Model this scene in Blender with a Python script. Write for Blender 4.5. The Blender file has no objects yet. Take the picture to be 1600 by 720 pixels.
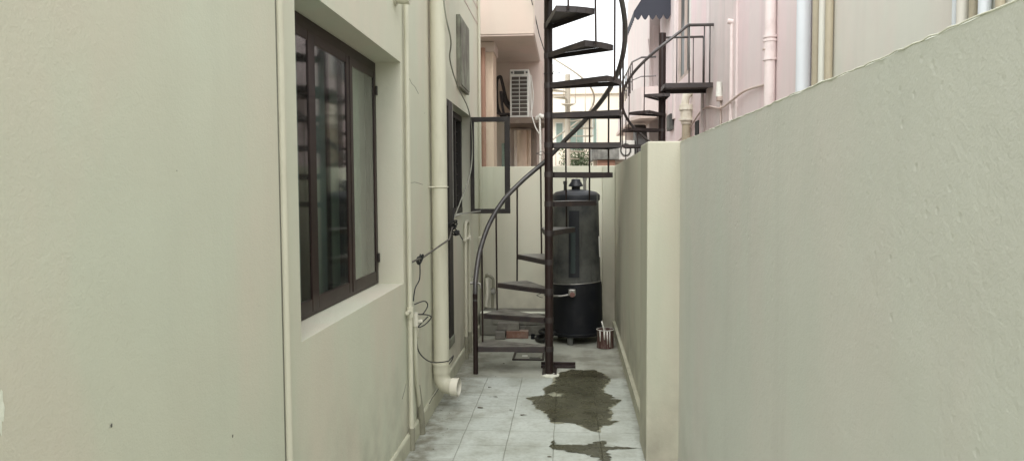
import bpy, bmesh, math, random
from mathutils import Vector, Matrix
R = math.radians
random.seed(7)
scene = bpy.context.scene
col = scene.collection

# ------------------------------------------------------------------ camera
F = 1150.0
pitch, yaw, roll = math.atan(63 / F), math.atan(86 / F), 0.0055
fw = Vector((-math.sin(yaw) * math.cos(pitch), math.cos(yaw) * math.cos(pitch), -math.sin(pitch)))
rt = Vector((math.cos(yaw), math.sin(yaw), 0)); up = rt.cross(fw)
r2 = rt * math.cos(roll) - up * math.sin(roll); u2 = up * math.cos(roll) + rt * math.sin(roll)
cd = bpy.data.cameras.new('camera'); cam = bpy.data.objects.new('camera', cd); col.objects.link(cam)
cd.lens = F / 1600 * 36; cd.sensor_width = 36; cd.clip_start = 0.05; cd.clip_end = 2000
M4 = Matrix(((r2.x, u2.x, -fw.x, 0), (r2.y, u2.y, -fw.y, 0), (r2.z, u2.z, -fw.z, 1.5), (0, 0, 0, 1)))
cam.matrix_world = M4
scene.camera = cam

# ------------------------------------------------------------------ light
SUN_EL, SUN_ROT = R(46), R(186)
w = bpy.data.worlds.new('World'); scene.world = w; w.use_nodes = True
nt = w.node_tree; bg = nt.nodes['Background']
sky = nt.nodes.new('ShaderNodeTexSky'); sky.sky_type = 'NISHITA'; sky.sun_disc = False
sky.sun_elevation = SUN_EL; sky.sun_rotation = SUN_ROT
sky.air_density = 1.0; sky.dust_density = 4.0; sky.ozone_density = 1.0
hs = nt.nodes.new('ShaderNodeHueSaturation'); hs.inputs['Saturation'].default_value = 0.12
nt.links.new(sky.outputs[0], hs.inputs['Color'])
mxs = nt.nodes.new('ShaderNodeMix'); mxs.data_type = 'RGBA'; mxs.inputs['Factor'].default_value = 0.6
mxs.inputs[7].default_value = (9.0, 9.3, 9.4, 1)          # even white overcast cloud
nt.links.new(hs.outputs[0], mxs.inputs[6]); nt.links.new(mxs.outputs[2], bg.inputs['Color'])
bg.inputs['Strength'].default_value = 0.11
sd = bpy.data.lights.new('sun', 'SUN'); sd.energy = 0.8; sd.angle = R(35); sd.color = (1.0, 0.98, 0.95)
so = bpy.data.objects.new('sun', sd); col.objects.link(so)
# light comes from behind the camera, high up
sdir = Vector((math.sin(SUN_ROT) * math.cos(SUN_EL), math.cos(SUN_ROT) * math.cos(SUN_EL), math.sin(SUN_EL)))
so.rotation_euler = sdir.to_track_quat('Z', 'Y').to_euler()
so.location = (0, -3, 12)
scene.view_settings.view_transform = 'Standard'
scene.view_settings.look = 'None'
scene.view_settings.exposure = 1.22
scene.view_settings.gamma = 1
scene.cycles.max_bounces = 10
scene.cycles.diffuse_bounces = 6

# ------------------------------------------------------------------ materials
def mat(name, c, rough=0.8, metal=0.0, var=0.06, vscale=1.3, c2=None, mixs=None, bump=0.0, bscale=60,
        spec=0.4, dirt=None, dirt_amt=0.5, dirt_scale=4.0, stretch=None, dust_glare=None):
    m = bpy.data.materials.new(name); m.use_nodes = True
    n = m.node_tree; N = n.nodes; L = n.links
    b = N['Principled BSDF']
    tc = N.new('ShaderNodeTexCoord')
    src = tc.outputs['Object']
    def noise(scale, detail=4, st=None, rough_=0.55):
        t = N.new('ShaderNodeTexNoise'); t.inputs['Scale'].default_value = scale
        t.inputs['Detail'].default_value = detail; t.inputs['Roughness'].default_value = rough_
        if st:
            mp = N.new('ShaderNodeMapping'); mp.inputs['Scale'].default_value = st
            L.new(src, mp.inputs['Vector']); L.new(mp.outputs[0], t.inputs['Vector'])
        else:
            L.new(src, t.inputs['Vector'])
        return t.outputs['Fac']
    def ramp(f, a, bb):
        r = N.new('ShaderNodeMapRange'); r.inputs['From Min'].default_value = a; r.inputs['From Max'].default_value = bb
        L.new(f, r.inputs['Value']); return r.outputs[0]
    def mixc(f, a, bb):
        x = N.new('ShaderNodeMix'); x.data_type = 'RGBA'
        L.new(f, x.inputs['Factor'])
        for s, v in ((6, a), (7, bb)):
            if isinstance(v, tuple): x.inputs[s].default_value = (*v, 1)
            else: L.new(v, x.inputs[s])
        return x.outputs[2]
    base = tuple(v * (1 - var) for v in c); hi = tuple(min(1, v * (1 + var)) for v in c)
    out = mixc(ramp(noise(vscale, 5), 0.3, 0.7), base, hi)
    if c2: out = mixc(ramp(noise(mixs or 0.7, 5), 0.42, 0.64), out, c2)
    if dirt:
        f = ramp(noise(dirt_scale, 7, stretch, 0.65), 0.5, 0.8)
        mm = N.new('ShaderNodeMath'); mm.operation = 'MULTIPLY'; mm.inputs[1].default_value = dirt_amt
        L.new(f, mm.inputs[0]); out = mixc(mm.outputs[0], out, dirt)
    if dust_glare:
        g = N.new('ShaderNodeNewGeometry'); sp = N.new('ShaderNodeSeparateXYZ'); L.new(g.outputs['Normal'], sp.inputs[0])
        f = ramp(sp.outputs['Z'], 0.6, 0.95); f2 = ramp(noise(9, 6), 0.25, 0.6)
        mm = N.new('ShaderNodeMath'); mm.operation = 'MULTIPLY'; L.new(f, mm.inputs[0]); L.new(f2, mm.inputs[1])
        out = mixc(mm.outputs[0], out, dust_glare)  # up-facing faces turn paler: dust, plus painted glare on the treads
    L.new(out, b.inputs['Base Color'])
    b.inputs['Roughness'].default_value = rough; b.inputs['Metallic'].default_value = metal
    b.inputs['Specular IOR Level'].default_value = spec
    if bump:
        bp = N.new('ShaderNodeBump'); bp.inputs['Strength'].default_value = 1.0; bp.inputs['Distance'].default_value = bump
        L.new(noise(bscale, 6), bp.inputs['Height']); L.new(bp.outputs[0], b.inputs['Normal'])
    return m

def plaster(name, c, tint, chip=0.0, pits=0.0, streak=0.25, rough=0.85, grime=0.5, grain=0.0009):
    """painted plaster: roller texture, trowel waves, faint tint patches, run-down streaks, pits"""
    m = bpy.data.materials.new(name); m.use_nodes = True
    n = m.node_tree; N = n.nodes; L = n.links; b = N['Principled BSDF']
    tc = N.new('ShaderNodeTexCoord'); src = tc.outputs['Object']
    def mapping(s):
        mp = N.new('ShaderNodeMapping'); mp.inputs['Scale'].default_value = s; L.new(src, mp.inputs[0]); return mp.outputs[0]
    def noise(sc, d=5, v=None, r=0.55):
        t = N.new('ShaderNodeTexNoise'); t.inputs['Scale'].default_value = sc; t.inputs['Detail'].default_value = d
        t.inputs['Roughness'].default_value = r; L.new(v or src, t.inputs['Vector']); return t.outputs['Fac']
    def rng(f, a, bb, lo=0.0, hi=1.0):
        r = N.new('ShaderNodeMapRange'); r.inputs['From Min'].default_value = a; r.inputs['From Max'].default_value = bb
        r.inputs['To Min'].default_value = lo; r.inputs['To Max'].default_value = hi
        L.new(f, r.inputs['Value']); return r.outputs[0]
    def mixc(f, a, bb):
        x = N.new('ShaderNodeMix'); x.data_type = 'RGBA'; L.new(f, x.inputs['Factor'])
        for s, v in ((6, a), (7, bb)):
            if isinstance(v, tuple): x.inputs[s].default_value = (*v, 1)
            else: L.new(v, x.inputs[s])
        return x.outputs[2]
    o = mixc(rng(noise(1.1, 4), 0.35, 0.65), c, tint)
    mp2 = N.new('ShaderNodeMapping'); mp2.inputs['Location'].default_value = (7.3, 2.1, 4.4); mp2.inputs['Scale'].default_value = (1.5, 1.5, 0.6); L.new(src, mp2.inputs[0])
    o = mixc(rng(noise(1.3, 5, mp2.outputs[0]), 0.45, 0.62, 0, 0.8), o, (c[0] * 1.04, c[1] * 0.965, c[2] * 0.985))
    o = mixc(rng(noise(4.0, 6), 0.3, 0.75, 0, 0.35), o, tuple(v * 0.88 for v in c))
    o = mixc(rng(noise(1.0, 6, mapping((5, 5, 0.5)), 0.6), 0.52, 0.75, 0, streak), o, tuple(v * 0.74 for v in tint))
    # grime just above the floor and scuffs
    sp = N.new('ShaderNodeSeparateXYZ'); L.new(src, sp.inputs[0])
    low = rng(sp.outputs['Z'], 0.02, 0.7, 1, 0)
    gm = N.new('ShaderNodeMath'); gm.operation = 'MULTIPLY'; L.new(low, gm.inputs[0]); L.new(rng(noise(5, 7), 0.42, 0.7, 0, grime), gm.inputs[1])
    o = mixc(gm.outputs[0], o, (0.20, 0.19, 0.15))
    L.new(o, b.inputs['Base Color']); b.inputs['Roughness'].default_value = rough
    b.inputs['Specular IOR Level'].default_value = 0.3
    # bump chain
    def bump(h, d, prev=None):
        bp = N.new('ShaderNodeBump'); bp.inputs['Strength'].default_value = 1; bp.inputs['Distance'].default_value = d
        L.new(h, bp.inputs['Height'])
        if prev: L.new(prev, bp.inputs['Normal'])
        return bp.outputs[0]
    nb = bump(noise(1.3, 2), 0.006)
    nb = bump(noise(60, 5), grain, nb)
    nb = bump(noise(190, 3), 0.0007, nb)
    if pits:
        v = N.new('ShaderNodeTexVoronoi'); v.inputs['Scale'].default_value = 26
        dst = mapping((1, 1, 1)); L.new(dst, v.inputs['Vector'])
        h = rng(v.outputs['Distance'], 0.0, 0.22)
        msk = rng(noise(3.0, 4), 0.42, 0.62)
        mm = N.new('ShaderNodeMath'); mm.operation = 'MULTIPLY'; L.new(h, mm.inputs[0]); L.new(msk, mm.inputs[1])
        nb = bump(mm.outputs[0], pits, nb)
    L.new(nb, b.inputs['Normal'])
    return m

def glass(name, c=(0.9, 0.95, 0.93), rough=0.02, trans=1.0):
    m = bpy.data.materials.new(name); m.use_nodes = True
    b = m.node_tree.nodes['Principled BSDF']
    b.inputs['Base Color'].default_value = (*c, 1); b.inputs['Roughness'].default_value = rough
    b.inputs['Transmission Weight'].default_value = trans; b.inputs['IOR'].default_value = 1.5
    return m

CREAM = (0.605, 0.590, 0.475); CREAM2 = CREAM
GREEN = (0.640, 0.662, 0.600); GREEN2 = (0.645, 0.650, 0.595)
m_house = plaster('house_paint', CREAM, (0.585, 0.60, 0.485), streak=0.12)
m_bwall = plaster('boundary_paint', GREEN, GREEN2, pits=0.0012, streak=0.2, grime=0.15, grain=0.0010)
m_bwall2 = plaster('back_wall_paint', (0.615, 0.62, 0.50), (0.63, 0.62, 0.51), streak=0.25)
m_pil = plaster('pilaster_paint', (0.485, 0.48, 0.385), (0.47, 0.48, 0.385), streak=0.25)
m_skirt = mat('skirting_paint', (0.50, 0.49, 0.38), 0.7, dirt=(0.18, 0.17, 0.13), dirt_amt=0.6, dirt_scale=6, bump=0.002, bscale=40)
m_chipline = mat('raw_lime_edge', (0.74, 0.75, 0.64), 0.9, dirt=(0.25, 0.25, 0.2), dirt_amt=0.5, dirt_scale=9, bump=0.002, bscale=90)
m_pipe = mat('painted_pipe', (0.56, 0.54, 0.43), 0.45, var=0.05, dirt=(0.36, 0.33, 0.25), dirt_amt=0.5, dirt_scale=3, stretch=(6, 6, 1), bump=0.0006, bscale=50)
m_pipe_old = mat('dirty_painted_pipe', (0.26, 0.25, 0.19), 0.6, dirt=(0.12, 0.11, 0.08), dirt_amt=0.7, dirt_scale=7, bump=0.001, bscale=60)
m_pipe_white = mat('white_pvc', (0.68, 0.65, 0.55), 0.35, dirt=(0.4, 0.36, 0.27), dirt_amt=0.6, dirt_scale=9)
m_wood = mat('dark_window_wood', (0.015, 0.007, 0.007), 0.36, c2=(0.026, 0.012, 0.011), mixs=3, var=0.15, dirt=(0.06, 0.045, 0.04), dirt_amt=0.3, dirt_scale=12, spec=0.22)
m_wood2 = mat('weathered_dark_frame', (0.022, 0.018, 0.016), 0.55, var=0.2, dirt=(0.10, 0.09, 0.08), dirt_amt=0.4, dirt_scale=14)
m_board = mat('weathered_board', (0.16, 0.15, 0.12), 0.75, c2=(0.25, 0.26, 0.20), mixs=6, var=0.2, dirt=(0.07, 0.05, 0.04), dirt_amt=0.8, dirt_scale=5, stretch=(3, 3, 0.8), bump=0.003, bscale=25)
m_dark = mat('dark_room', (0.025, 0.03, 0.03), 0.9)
m_curtain = mat('green_curtain', (0.25, 0.31, 0.23), 0.9, var=0.15, vscale=5)
m_curtain2 = mat('teal_curtain', (0.15, 0.20, 0.185), 0.9, var=0.2, vscale=4)
m_glass = glass('window_glass', (0.78, 0.86, 0.83), 0.045)
m_glass_clear = glass('clear_glass', (0.93, 0.97, 0.95), 0.03)
m_iron = mat('maroon_iron_paint', (0.020, 0.011, 0.010), 0.38, var=0.25, vscale=6, dirt=(0.045, 0.03, 0.022), dirt_amt=0.5, dirt_scale=10, spec=0.35, bump=0.0006, bscale=90)
m_tread = mat('tread_iron_paint', (0.030, 0.023, 0.023), 0.5, var=0.25, vscale=6, dirt=(0.08, 0.05, 0.035), dirt_amt=0.6, dirt_scale=10, spec=0.5, dust_glare=(0.20, 0.19, 0.165))  # dusty grey tops also paint in the glare on the treads
m_rail = mat('worn_steel_rail', (0.055, 0.050, 0.048), 0.33, var=0.25, vscale=8, spec=0.6, dirt=(0.12, 0.10, 0.09), dirt_amt=0.5, dirt_scale=20)
m_galv = mat('sooty_galvanised_steel', (0.135, 0.137, 0.122), 0.6, metal=0.1, spec=0.25, c2=(0.028, 0.030, 0.034), mixs=2.6, var=0.3, dirt=(0.028, 0.026, 0.024), dirt_amt=0.9, dirt_scale=3.5, stretch=(4, 4, 0.5))
m_black = mat('black_burner_housing', (0.006, 0.007, 0.010), 0.5, var=0.3, spec=0.3, dirt=(0.03, 0.03, 0.03), dirt_amt=0.6, dirt_scale=6)
m_blackp = mat('black_lid_paint', (0.017, 0.019, 0.024), 0.42, var=0.3, dirt=(0.05, 0.05, 0.05), dirt_amt=0.5, dirt_scale=8)
m_teal = mat('teal_label_panel', (0.035, 0.052, 0.050), 0.35, var=0.2)
m_pink_knob = mat('pinkish_valve', (0.25, 0.13, 0.11), 0.5, var=0.2, vscale=20)
m_steel = mat('dull_steel', (0.35, 0.34, 0.31), 0.4, metal=0.6, dirt=(0.1, 0.08, 0.06), dirt_amt=0.5, dirt_scale=20)
m_can = mat('rusty_paint_can', (0.070, 0.034, 0.028), 0.5, c2=(0.07, 0.03, 0.025), mixs=9, dirt=(0.45, 0.43, 0.36), dirt_amt=0.9, dirt_scale=9, stretch=(7, 7, 0.6))
m_white = mat('white_paint', (0.72, 0.72, 0.66), 0.6, dirt=(0.3, 0.3, 0.25), dirt_amt=0.4, dirt_scale=20)
m_brick = mat('red_brick', (0.21, 0.115, 0.085), 0.9, var=0.15, vscale=12, dirt=(0.33, 0.30, 0.26), dirt_amt=0.6, dirt_scale=9, bump=0.004, bscale=50, dust_glare=(0.30, 0.25, 0.21))
m_brick2 = mat('grey_cement_brick', (0.16, 0.15, 0.13), 0.9, var=0.15, vscale=12, dirt=(0.30, 0.30, 0.26), dirt_amt=0.6, dirt_scale=9, bump=0.004, bscale=50)
m_cement = mat('raw_cement', (0.19, 0.185, 0.155), 0.92, var=0.12, vscale=5, c2=(0.13, 0.125, 0.105), mixs=3, dirt=(0.32, 0.32, 0.27), dirt_amt=0.5, dirt_scale=7, bump=0.005, bscale=30)
m_rubber = mat('black_rubber', (0.012, 0.012, 0.012), 0.55)
m_wire = mat('grey_cable', (0.26, 0.26, 0.21), 0.6, var=0.2, vscale=10)
m_wireblk = mat('black_cable', (0.02, 0.02, 0.02), 0.5)
m_rope = mat('dirty_cord', (0.11, 0.10, 0.085), 0.9, var=0.3, vscale=30)
m_peach = plaster('peach_paint', (0.52, 0.45, 0.375), (0.51, 0.44, 0.375), streak=0.2)
m_peach_pale = plaster('lit_peach_and_pale_pipe', (0.68, 0.60, 0.52), (0.66, 0.58, 0.51), streak=0.2)  # paler copy of the peach for the lit overhang side, also one pale pipe
m_soffit = plaster('mauve_grey_paint', (0.58, 0.49, 0.43), (0.55, 0.47, 0.42), streak=0.3)
m_peachpipe = mat('peach_pipe', (0.64, 0.51, 0.395), 0.6, dirt=(0.35, 0.22, 0.15), dirt_amt=0.5, dirt_scale=4, stretch=(5, 5, 1))
m_terra = mat('terracotta_paint', (0.36, 0.21, 0.15), 0.7, var=0.12)
m_bracket = mat('rusty_slab', (0.15, 0.115, 0.09), 0.85, dirt=(0.3, 0.27, 0.22), dirt_amt=0.5, dirt_scale=10)
m_ac = mat('ac_white', (0.66, 0.65, 0.60), 0.45, dirt=(0.38, 0.35, 0.3), dirt_amt=0.5, dirt_scale=8)
m_acdark = mat('ac_coil', (0.05, 0.048, 0.045), 0.6)
m_insul = mat('foam_pipe_insulation', (0.035, 0.028, 0.026), 0.8)
m_pink = plaster('pink_paint', (0.74, 0.645, 0.635), (0.72, 0.64, 0.62), pits=0.002, streak=0.35)
m_pinkgrey = plaster('stained_pink_paint', (0.68, 0.615, 0.59), (0.62, 0.57, 0.55), pits=0.004, streak=0.6)
m_pinkpale = plaster('pale_pink_paint', (0.66, 0.59, 0.56), (0.64, 0.58, 0.55), streak=0.3)
m_pinkpipe = mat('pink_pipe', (0.73, 0.64, 0.62), 0.5, dirt=(0.35, 0.27, 0.25), dirt_amt=0.4, dirt_scale=5)
m_whitepipe = mat('bluish_white_pipe', (0.66, 0.70, 0.73), 0.4, var=0.03)
m_creamhouse = plaster('cream_house_paint', (0.66, 0.66, 0.585), (0.65, 0.655, 0.585), streak=0.15)
m_beigepipe = mat('beige_pipe', (0.42, 0.37, 0.27), 0.5, dirt=(0.22, 0.2, 0.15), dirt_amt=0.4, dirt_scale=5)
m_awn = mat('slate_blue_awning', (0.036, 0.039, 0.052), 0.8, var=0.15)
m_farcream = plaster('far_cream_paint', (0.78, 0.72, 0.60), (0.76, 0.71, 0.60), streak=0.2)
m_fargreen = mat('far_green_glass', (0.22, 0.29, 0.25), 0.35, var=0.2)
m_fargrey = mat('stained_concrete', (0.34, 0.34, 0.31), 0.9, c2=(0.12, 0.12, 0.11), mixs=2.5, dirt=(0.07, 0.07, 0.06), dirt_amt=0.9, dirt_scale=2.5, stretch=(4, 4, 0.6))
m_farpipe = mat('pale_post', (0.42, 0.38, 0.31), 0.7)
m_leaf = mat('leaf', (0.10, 0.14, 0.07), 0.7, var=0.4, vscale=6)
m_stem = mat('stem', (0.12, 0.09, 0.06), 0.9)
m_ground = mat('ground', (0.40, 0.38, 0.34), 0.95, var=0.2, vscale=0.5, bump=0.01, bscale=8)
m_debris = mat('debris', (0.10, 0.085, 0.06), 0.9, var=0.5, vscale=40)

# tiled floor
def floor_mat(nm='cement_floor_tiles', wet=None, rlo=0.5, rhi=0.85):
    m = bpy.data.materials.new(nm); m.use_nodes = True
    n = m.node_tree; N = n.nodes; L = n.links; b = N['Principled BSDF']
    tc = N.new('ShaderNodeTexCoord'); src = tc.outputs['Object']
    sp = N.new('ShaderNodeSeparateXYZ'); L.new(src, sp.inputs[0])
    def mth(op, a, bb=None, cc=None):
        x = N.new('ShaderNodeMath'); x.operation = op
        for i, v in enumerate((a, bb, cc)):
            if v is None: continue
            if isinstance(v, (int, float)): x.inputs[i].default_value = v
            else: L.new(v, x.inputs[i])
        return x.outputs[0]
    def noise(sc, d=5, r=0.6):
        t = N.new('ShaderNodeTexNoise'); t.inputs['Scale'].default_value = sc; t.inputs['Detail'].default_value = d
        t.inputs['Roughness'].default_value = r; L.new(src, t.inputs['Vector']); return t.outputs['Fac']
    def rng(f, a, bb, lo=0.0, hi=1.0):
        r = N.new('ShaderNodeMapRange'); r.inputs['From Min'].default_value = a; r.inputs['From Max'].default_value = bb
        r.inputs['To Min'].default_value = lo; r.inputs['To Max'].default_value = hi
        L.new(f, r.inputs['Value']); return r.outputs[0]
    def mixc(f, a, bb):
        x = N.new('ShaderNodeMix'); x.data_type = 'RGBA'; L.new(f, x.inputs['Factor'])
        for s, v in ((6, a), (7, bb)):
            if isinstance(v, tuple): x.inputs[s].default_value = (*v, 1)
            else: L.new(v, x.inputs[s])
        return x.outputs[2]
    wob = mth('MULTIPLY', mth('SUBTRACT', noise(3.5, 3), 0.5), 0.012)
    def joint(coord, off, size, wdt):
        q = mth('DIVIDE', mth('ADD', mth('SUBTRACT', coord, off), wob), size)
        fr = mth('FRACT', q)
        d = mth('MINIMUM', fr, mth('SUBTRACT', 1.0, fr))
        return rng(mth('MULTIPLY', d, size), wdt * 0.5, wdt * 1.6, 1, 0), mth('FLOOR', q)
    jx, ix = joint(sp.outputs['X'], -0.636, 0.2775, 0.0026)
    jy, iy = joint(sp.outputs['Y'], 4.245, 0.262, 0.0028)
    jy2 = mth('MULTIPLY', jy, rng(noise(2.3, 3), 0.35, 0.55, 0.35, 1))
    j = mth('MAXIMUM', jx, jy2)
    far = rng(sp.outputs['Y'], 5.78, 5.86, 1, 0)       # the tiles stop at the stair; screed beyond
    j = mth('MULTIPLY', j, far)
    cell = N.new('ShaderNodeTexWhiteNoise'); cell.noise_dimensions = '2D'
    cv = N.new('ShaderNodeCombineXYZ'); L.new(ix, cv.inputs[0]); L.new(iy, cv.inputs[1]); L.new(cv.outputs[0], cell.inputs['Vector'])
    o = mixc(rng(noise(2.0, 6), 0.35, 0.68), (0.44, 0.47, 0.425), (0.55, 0.585, 0.54))
    o = mixc(mth('MULTIPLY', rng(cell.outputs['Value'], 0, 1, 0, 0.22), far), o, (0.66, 0.69, 0.64))
    o = mixc(rng(noise(38, 5), 0.48, 0.72, 0, 0.38), o, (0.29, 0.30, 0.25))
    o = mixc(rng(noise(3.2, 8, 0.72), 0.47, 0.70, 0, 0.75), o, (0.27, 0.27, 0.215))
    scr = mth('SUBTRACT', 1.0, far)
    o = mixc(mth('MULTIPLY', scr, 0.72), o, (0.37, 0.37, 0.31))
    o = mixc(mth('MULTIPLY', scr, rng(noise(2.4, 6), 0.46, 0.62, 0, 0.7)), o, (0.17, 0.165, 0.13))
    # dirt gathered along both walls
    dl = rng(mth('ADD', sp.outputs['X'], mth('MULTIPLY', noise(7, 6), 0.22)), -0.74, -0.46, 1, 0)
    dr = rng(mth('ADD', sp.outputs['X'], mth('MULTIPLY', noise(8, 5), 0.10)), 0.46, 0.53, 0, 1)
    o = mixc(mth('MULTIPLY', mth('MAXIMUM', dl, dr), rng(noise(9, 7), 0.35, 0.62, 0.30, 0.95)), o, (0.17, 0.16, 0.12))
    o = mixc(mth('MULTIPLY', j, 0.60), o, (0.20, 0.205, 0.165))
    if wet:
        x = N.new('ShaderNodeMix'); x.data_type = 'RGBA'; x.blend_type = 'MULTIPLY'; x.inputs['Factor'].default_value = 1
        L.new(o, x.inputs[6]); L.new(mixc(rng(noise(5, 6), 0.35, 0.65), wet, tuple(v * 1.5 for v in wet)), x.inputs[7]); o = x.outputs[2]
    L.new(o, b.inputs['Base Color'])
    L.new(rng(noise(9), 0.3, 0.7, rlo, rhi), b.inputs['Roughness'])
    b.inputs['Specular IOR Level'].default_value = 0.35
    bp = N.new('ShaderNodeBump'); bp.inputs['Distance'].default_value = 0.0022; bp.inputs['Strength'].default_value = 1
    hh = mth('SUBTRACT', mth('MULTIPLY', noise(30), 0.5), mth('MULTIPLY', j, 0.9))
    L.new(hh, bp.inputs['Height']); L.new(bp.outputs[0], b.inputs['Normal'])
    return m
m_floor = floor_mat()

m_wet = floor_mat('wet_floor_tiles', (0.150, 0.138, 0.098), 0.15, 0.42)
m_damp = floor_mat('damp_floor_tiles', (0.50, 0.47, 0.38), 0.45, 0.7)

# ------------------------------------------------------------------ helpers
def bmn(): return bmesh.new()
def add_box(bm, x0, x1, y0, y1, z0, z1, mtx=None, bevel=0.0):
    r = bmesh.ops.create_cube(bm, size=1.0); vs = r['verts']
    bmesh.ops.scale(bm, vec=(x1 - x0, y1 - y0, z1 - z0), verts=vs)
    bmesh.ops.translate(bm, vec=((x0 + x1) / 2, (y0 + y1) / 2, (z0 + z1) / 2), verts=vs)
    if bevel:
        es = list({e for v in vs for e in v.link_edges})
        g = bmesh.ops.bevel(bm, geom=es, offset=bevel, segments=2, profile=0.5, affect='EDGES')
        vs = list({v for f in g['faces'] for v in f.verts} | {v for v in vs if v.is_valid})
    if mtx: bmesh.ops.transform(bm, matrix=mtx, verts=[v for v in vs if v.is_valid])
    return vs
def smooth_path(pts, n=6):
    pts = [Vector(p) for p in pts]; out = []
    for i in range(len(pts) - 1):
        p0 = pts[max(i - 1, 0)]; p1 = pts[i]; p2 = pts[i + 1]; p3 = pts[min(i + 2, len(pts) - 1)]
        for k in range(n):
            t = k / n
            out.append(0.5 * ((2 * p1) + (p2 - p0) * t + (2 * p0 - 5 * p1 + 4 * p2 - p3) * t * t + (3 * p1 - p0 - 3 * p2 + p3) * t ** 3))
    out.append(pts[-1]); return out
def add_tube(bm, pts, r, seg=10, smooth=0, caps=True):
    pts = smooth_path(pts, smooth) if smooth else [Vector(p) for p in pts]
    rr = r if isinstance(r, (list, tuple)) else [r] * len(pts)
    rings = []; prev = None
    for i, p in enumerate(pts):
        t = (pts[min(i + 1, len(pts) - 1)] - pts[max(i - 1, 0)])
        if t.length < 1e-9: t = Vector((0, 0, 1))
        t.normalize()
        if prev is None:
            a = Vector((0, 0, 1)) if abs(t.z) < 0.9 else Vector((1, 0, 0))
            nn = t.cross(a).normalized()
        else:
            nn = (prev - t * prev.dot(t)).normalized()
        prev = nn; bb = t.cross(nn)
        rings.append([bm.verts.new(p + (nn * math.cos(2 * math.pi * k / seg) + bb * math.sin(2 * math.pi * k / seg)) * rr[i]) for k in range(seg)])
    for a, b in zip(rings[:-1], rings[1:]):
        for k in range(seg):
            f = bm.faces.new((a[k], a[(k + 1) % seg], b[(k + 1) % seg], b[k])); f.smooth = True
    if caps:
        bm.faces.new(list(reversed(rings[0]))); bm.faces.new(rings[-1])
def add_cyl(bm, x, y, z0, z1, r, seg=24, r2=None):
    add_tube(bm, [(x, y, z0), (x, y, z1)], [r, r if r2 is None else r2], seg)
def add_lathe(bm, prof, x, y, seg=40):
    rings = []
    for (r, z) in prof:
        rings.append([bm.verts.new((x + r * math.cos(2 * math.pi * k / seg), y + r * math.sin(2 * math.pi * k / seg), z)) for k in range(seg)])
    for a, b in zip(rings[:-1], rings[1:]):
        for k in range(seg):
            f = bm.faces.new((a[k], a[(k + 1) % seg], b[(k + 1) % seg], b[k])); f.smooth = True
    bm.faces.new(list(reversed(rings[0]))); bm.faces.new(rings[-1])
def add_prism(bm, poly, axis, a0, a1):
    """poly of 2-D points extruded along axis ('x': (y,z), 'y': (x,z), 'z': (x,y))"""
    def P(p, a): return {'x': (a, p[0], p[1]), 'y': (p[0], a, p[1]), 'z': (p[0], p[1], a)}[axis]
    A = [bm.verts.new(P(p, a0)) for p in poly]; B = [bm.verts.new(P(p, a1)) for p in poly]
    bm.faces.new(A); bm.faces.new(list(reversed(B)))
    for i in range(len(poly)):
        j = (i + 1) % len(poly); bm.faces.new((A[j], A[i], B[i], B[j]))
def obj(name, bm, material, parent=None, sharp=None):
    bmesh.ops.recalc_face_normals(bm, faces=bm.faces)
    if parent is not None:
        bmesh.ops.translate(bm, vec=-org(parent), verts=bm.verts)
    me = bpy.data.meshes.new(name); bm.to_mesh(me); bm.free()
    o = bpy.data.objects.new(name, me); col.objects.link(o); me.materials.append(material)
    if parent is not None: o.parent = parent
    # smooth faces meet flat ones with a hard edge
    if any(p.use_smooth for p in me.polygons):
        bm2 = bmesh.new(); bm2.from_mesh(me)
        for e in bm2.edges:
            if len(e.link_faces) == 2 and e.calc_face_angle(0) > R(38): e.smooth = False
        bm2.to_mesh(me); bm2.free()
    return o
ORG = {}
def org(p):
    o = Vector((0, 0, 0))
    while p is not None:
        o += p.location; p = p.parent
    return o
def thing(name, label, cat, loc=(0, 0, 0), group=None):
    o = bpy.data.objects.new(name, None); col.objects.link(o); o.location = loc; o.empty_display_size = 0.1
    o['label'] = label; o['category'] = cat
    if group: o['group'] = group
    return o
def tag(o, label, cat, group=None):
    o['label'] = label; o['category'] = cat
    if group: o['group'] = group
    return o
def single(name, bm, m, label, cat, group=None): return tag(obj(name, bm, m), label, cat, group)
def struct(name, bm, m):
    o = obj(name, bm, m); o['kind'] = 'structure'; return o

# ------------------------------------------------------------------ ground and floor
b = bmn(); add_box(b, -200, 200, -200, 200, -0.25, -0.02); struct('ground', b, m_ground)
b = bmn(); add_box(b, -1.15, 0.72, -3.0, 8.05, -0.015, 0.0); struct('floor', b, m_floor)

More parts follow.
